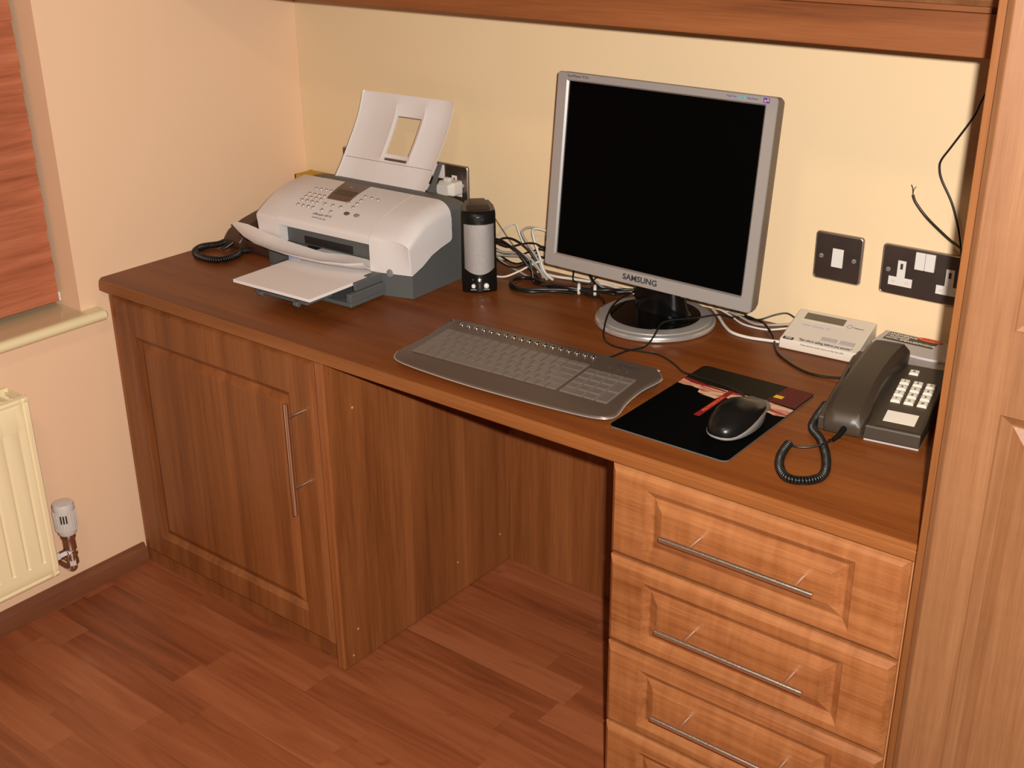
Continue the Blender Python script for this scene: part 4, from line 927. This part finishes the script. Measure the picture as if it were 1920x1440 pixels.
# ------------------------------------------------------------------ telephones
def coil(path, rc, rw, pitch, n=12):
    P = catmull(path, 14); L_ = [0]
    for i in range(1, len(P)): L_.append(L_[-1]+(P[i]-P[i-1]).length)
    tot = L_[-1]; N_ = int(tot/pitch*n); out = []; k = 0; last = (P[1]-P[0]).normalized(); nn = last.orthogonal().normalized()
    for i in range(N_+1):
        s = tot*i/N_
        while k < len(P)-2 and L_[k+1] < s: k += 1
        t = (s-L_[k])/max(1e-9, L_[k+1]-L_[k]); p = P[k].lerp(P[k+1], t); tan = (P[k+1]-P[k]).normalized()
        q = last.rotation_difference(tan); nn = q @ nn; nn = (nn-tan*nn.dot(tan)).normalized(); last = tan; bn = tan.cross(nn); a = 2*PI*i/n
        out.append(p+(nn*math.cos(a)+bn*math.sin(a))*rc)
    return MB().tube(out, rw, 6)
def phone(label, loc, rz, mat, cordpts, straight, name_txt=True):
    t = thing('telephone', label, 'telephone', loc, rz, 'telephones on the desk')
    wb, db = .150, .196
    def bz(y): return .0255+.030*max(0, y)/db
    b = MB(); b.loft([[(x, y, .0035), (x, y+(.004 if 0 < x < wb else 0), bz(y)) ] if False else [(x, 0, .0035), (x, .0015, bz(0)-.002), (x, .004, bz(0)), (x, db-.006, bz(db)), (x, db-.001, bz(db)-.004), (x, db, .0035)] for x in (0, wb)])
    b.obj('base', mat, t, bevel=.002)
    MB().box(.070 if name_txt else .01, wb-.001, .0015, db-.003, .0006, .0034).obj('base_plate', M['creamd'] if name_txt else mat, t)
    # cradle walls
    b = MB(); b.prism([(.002, bz(0)-.003), (.030, bz(.03)+.004), (.060, bz(.06)-.002), (.13, bz(.13)-.002), (.150, bz(.15)+.010), (.192, bz(.19)+.008), (.194, bz(.19)-.004)], 'yz', .006, .068); b.obj('cradle', mat, t, bevel=.0015)
    secs = [(-.0155, .040, .014, .024, .022), (-.013, .040, .009, .034, .0275), (-.004, .0405, .008, .044, .0305), (.012, .041, .012, .052, .0320), (.035, .042, .034, .061, .0310), (.065, .044, .046, .070, .0290), (.105, .047, .054, .0790, .0285), (.140, .050, .057, .0855, .0295), (.165, .0525, .050, .0885, .0310), (.184, .054, .047, .0890, .0320), (.197, .055, .048, .0850, .0305), (.203, .055, .054, .0765, .0270)]
    rings = []
    for y, xc, zl, zh, hw in secs:
        mz = zh-min(.014, (zh-zl)*.5); tw = hw*.66
        rings.append([(xc-hw*.95, y, zl), (xc-hw, y, mz-.002), (xc-hw*.97, y, mz+.004), (xc-tw, y, zh-.0005), (xc-tw*.6, y, zh), (xc+tw*.6, y, zh), (xc+tw, y, zh-.0005), (xc+hw*.97, y, mz+.004), (xc+hw, y, mz-.002), (xc+hw*.95, y, zl)])
    b = MB(); b.loft(rings); hs = b.obj('handset', mat, t, bevel=.0022, seg=2)
    MB().tube([(.044, -.013, .020), (.040, -.026, .012), (.034, -.036, .0075)], [.0050, .0042, .0034], 12).obj('strain_relief', M['black'], hs, smooth=50)
    kd = MB(); kd.loft([[(-.0072, -.0060, 0), (.0072, -.0060, 0), (.0072, .0060, 0), (-.0072, .0060, 0)], [(-.0068, -.0056, .0030), (.0068, -.0056, .0030), (.0068, .0056, .0036), (-.0068, .0056, .0036)], [(-.0054, -.0044, .0042), (.0054, -.0044, .0042), (.0054, .0044, .0047), (-.0054, .0044, .0047)]])
    k0 = kd.obj('key', M['pkey'], t, smooth=25); sl3 = math.atan(.030/db); first = True
    marks = ['1', '2', '3', '4', '5', '6', '7', '8', '9', '*', '0', '#', 'R']
    pos = [(.0945+c*.0195, .1335-r*.0178) for r in range(4) for c in range(3)]+[(.1010, .1655)]
    for (x, y), mk in zip(pos, marks):
        c = k0 if first else copy_part(k0, t, (0, 0, 0)); first = False
        c.location = (x, y, bz(y)-.0002); c.rotation_euler = (sl3, 0, 0)
        if name_txt: text('numeral', mk, .0075, M['ink'], c, Matrix.Translation((0, 0, .0047)), bold=.0001)
    fr = MB().box(.083, .146, .006, .060, 0, .0006, frame((0, 0, bz(0)+.0), (1, 0, 0), (0, 1, .030/db))).obj('label_window', mat, t)
    MB().box(.0905, .1360, .0200, .0500, .0006, .0012, frame((0, 0, bz(0)+.0), (1, 0, 0), (0, 1, .030/db))).obj('label_card', M['card'], fr)
    if name_txt: text('maker_lettering', 'BETACOM', .0068, M['insert'], t, frame((.112, .184, bz(.184)+.0002), (1, 0, 0), (0, 1, .153)), sx=1.1)
    inv = Matrix.Rotation(-rz, 4, 'Z') @ Matrix.Translation((-loc[0], -loc[1], -loc[2]))
    cp = [tuple(inv @ Vector(p)) for p in cordpts]
    cb_ = coil(cp, .0050, .0019, .0042) if name_txt else coil(cp, .0058, .0021, .0046); cb_.tube([tuple(inv @ Vector(p)) for p in straight], .0017, 8, smooth=8)
    cb_.obj('coiled_cord', M['cab_b'], t, smooth=70)
    return t
zc = H+.0076
phone('brown push button telephone with cream keys at the right end of the desk', (1.4990, -.3760, H), math.radians(8.5), M['phone'],
      [(1.4790, -.3000, zc+.003), (1.4850, -.3450, zc), (1.4960, -.3850, zc), (1.5230, -.4150, zc), (1.5480, -.4530, zc), (1.5680, -.4950, zc), (1.5730, -.5250, zc), (1.5600, -.5470, zc), (1.5380, -.5530, zc), (1.5180, -.5350, zc), (1.5040, -.5080, zc), (1.4960, -.4800, zc), (1.4940, -.4600, zc+.002)],
      [(1.4940, -.4600, zc+.004), (1.507, -.4620, zc+.002), (1.5270, -.4520, zc+.004), (1.5430, -.4340, zc+.010), (1.5400, -.4170, H+.012), (1.5340, -.4100, H+.0080)])
phone('dark brown telephone against the left wall half hidden behind the printer', (.038, -.2920, H), math.radians(-3), M['phone_d'],
      [(.068, -.3000, zc+.010), (.052, -.3030, zc+.008), (.0380, -.3140, zc+.002), (.0240, -.3260, zc), (.0190, -.3480, zc), (.0330, -.3740, zc), (.0580, -.3890, zc), (.0923, -.3930, zc), (.1230, -.3850, zc), (.1310, -.3620, zc), (.1260, -.3350, zc), (.1150, -.3130, zc), (.1300, -.2990, zc+.002)],
      [(.068, -.3000, zc+.014), (.066, -.316, zc+.006), (.064, -.3290, H+.0080)], False)
# yellow directory at the back
yb = thing('directory', 'yellow covered directory upright behind the left of the printer', 'book', (.030, -.055, H))
MB().box(0, .130, -.012, -.006, .0006, .1185).box(0, .130, .034, .040, .0006, .1185).box(0, .003, -.012, .040, .0006, .1185).obj('cover', M['yellow'], yb)
MB().box(.0032, .128, -.0058, .0338, .0010, .1170).obj('pages', M['yellow'], yb)

# scratch on the cupboard door
b = MB()
for i in range(len(pts)-1):
    (x0, y0, z0), (x1, y1, z1) = pts[i], pts[i+1]; w_ = .0005
    b.add([(x0-w_, YF+.0002, z0), (x0+w_, YF+.0002, z0), (x1+w_, YF+.0002, z1), (x1-w_, YF+.0002, z1)], [(0, 1, 2, 3)])
b.obj('scratch', M['scratch'], dr)
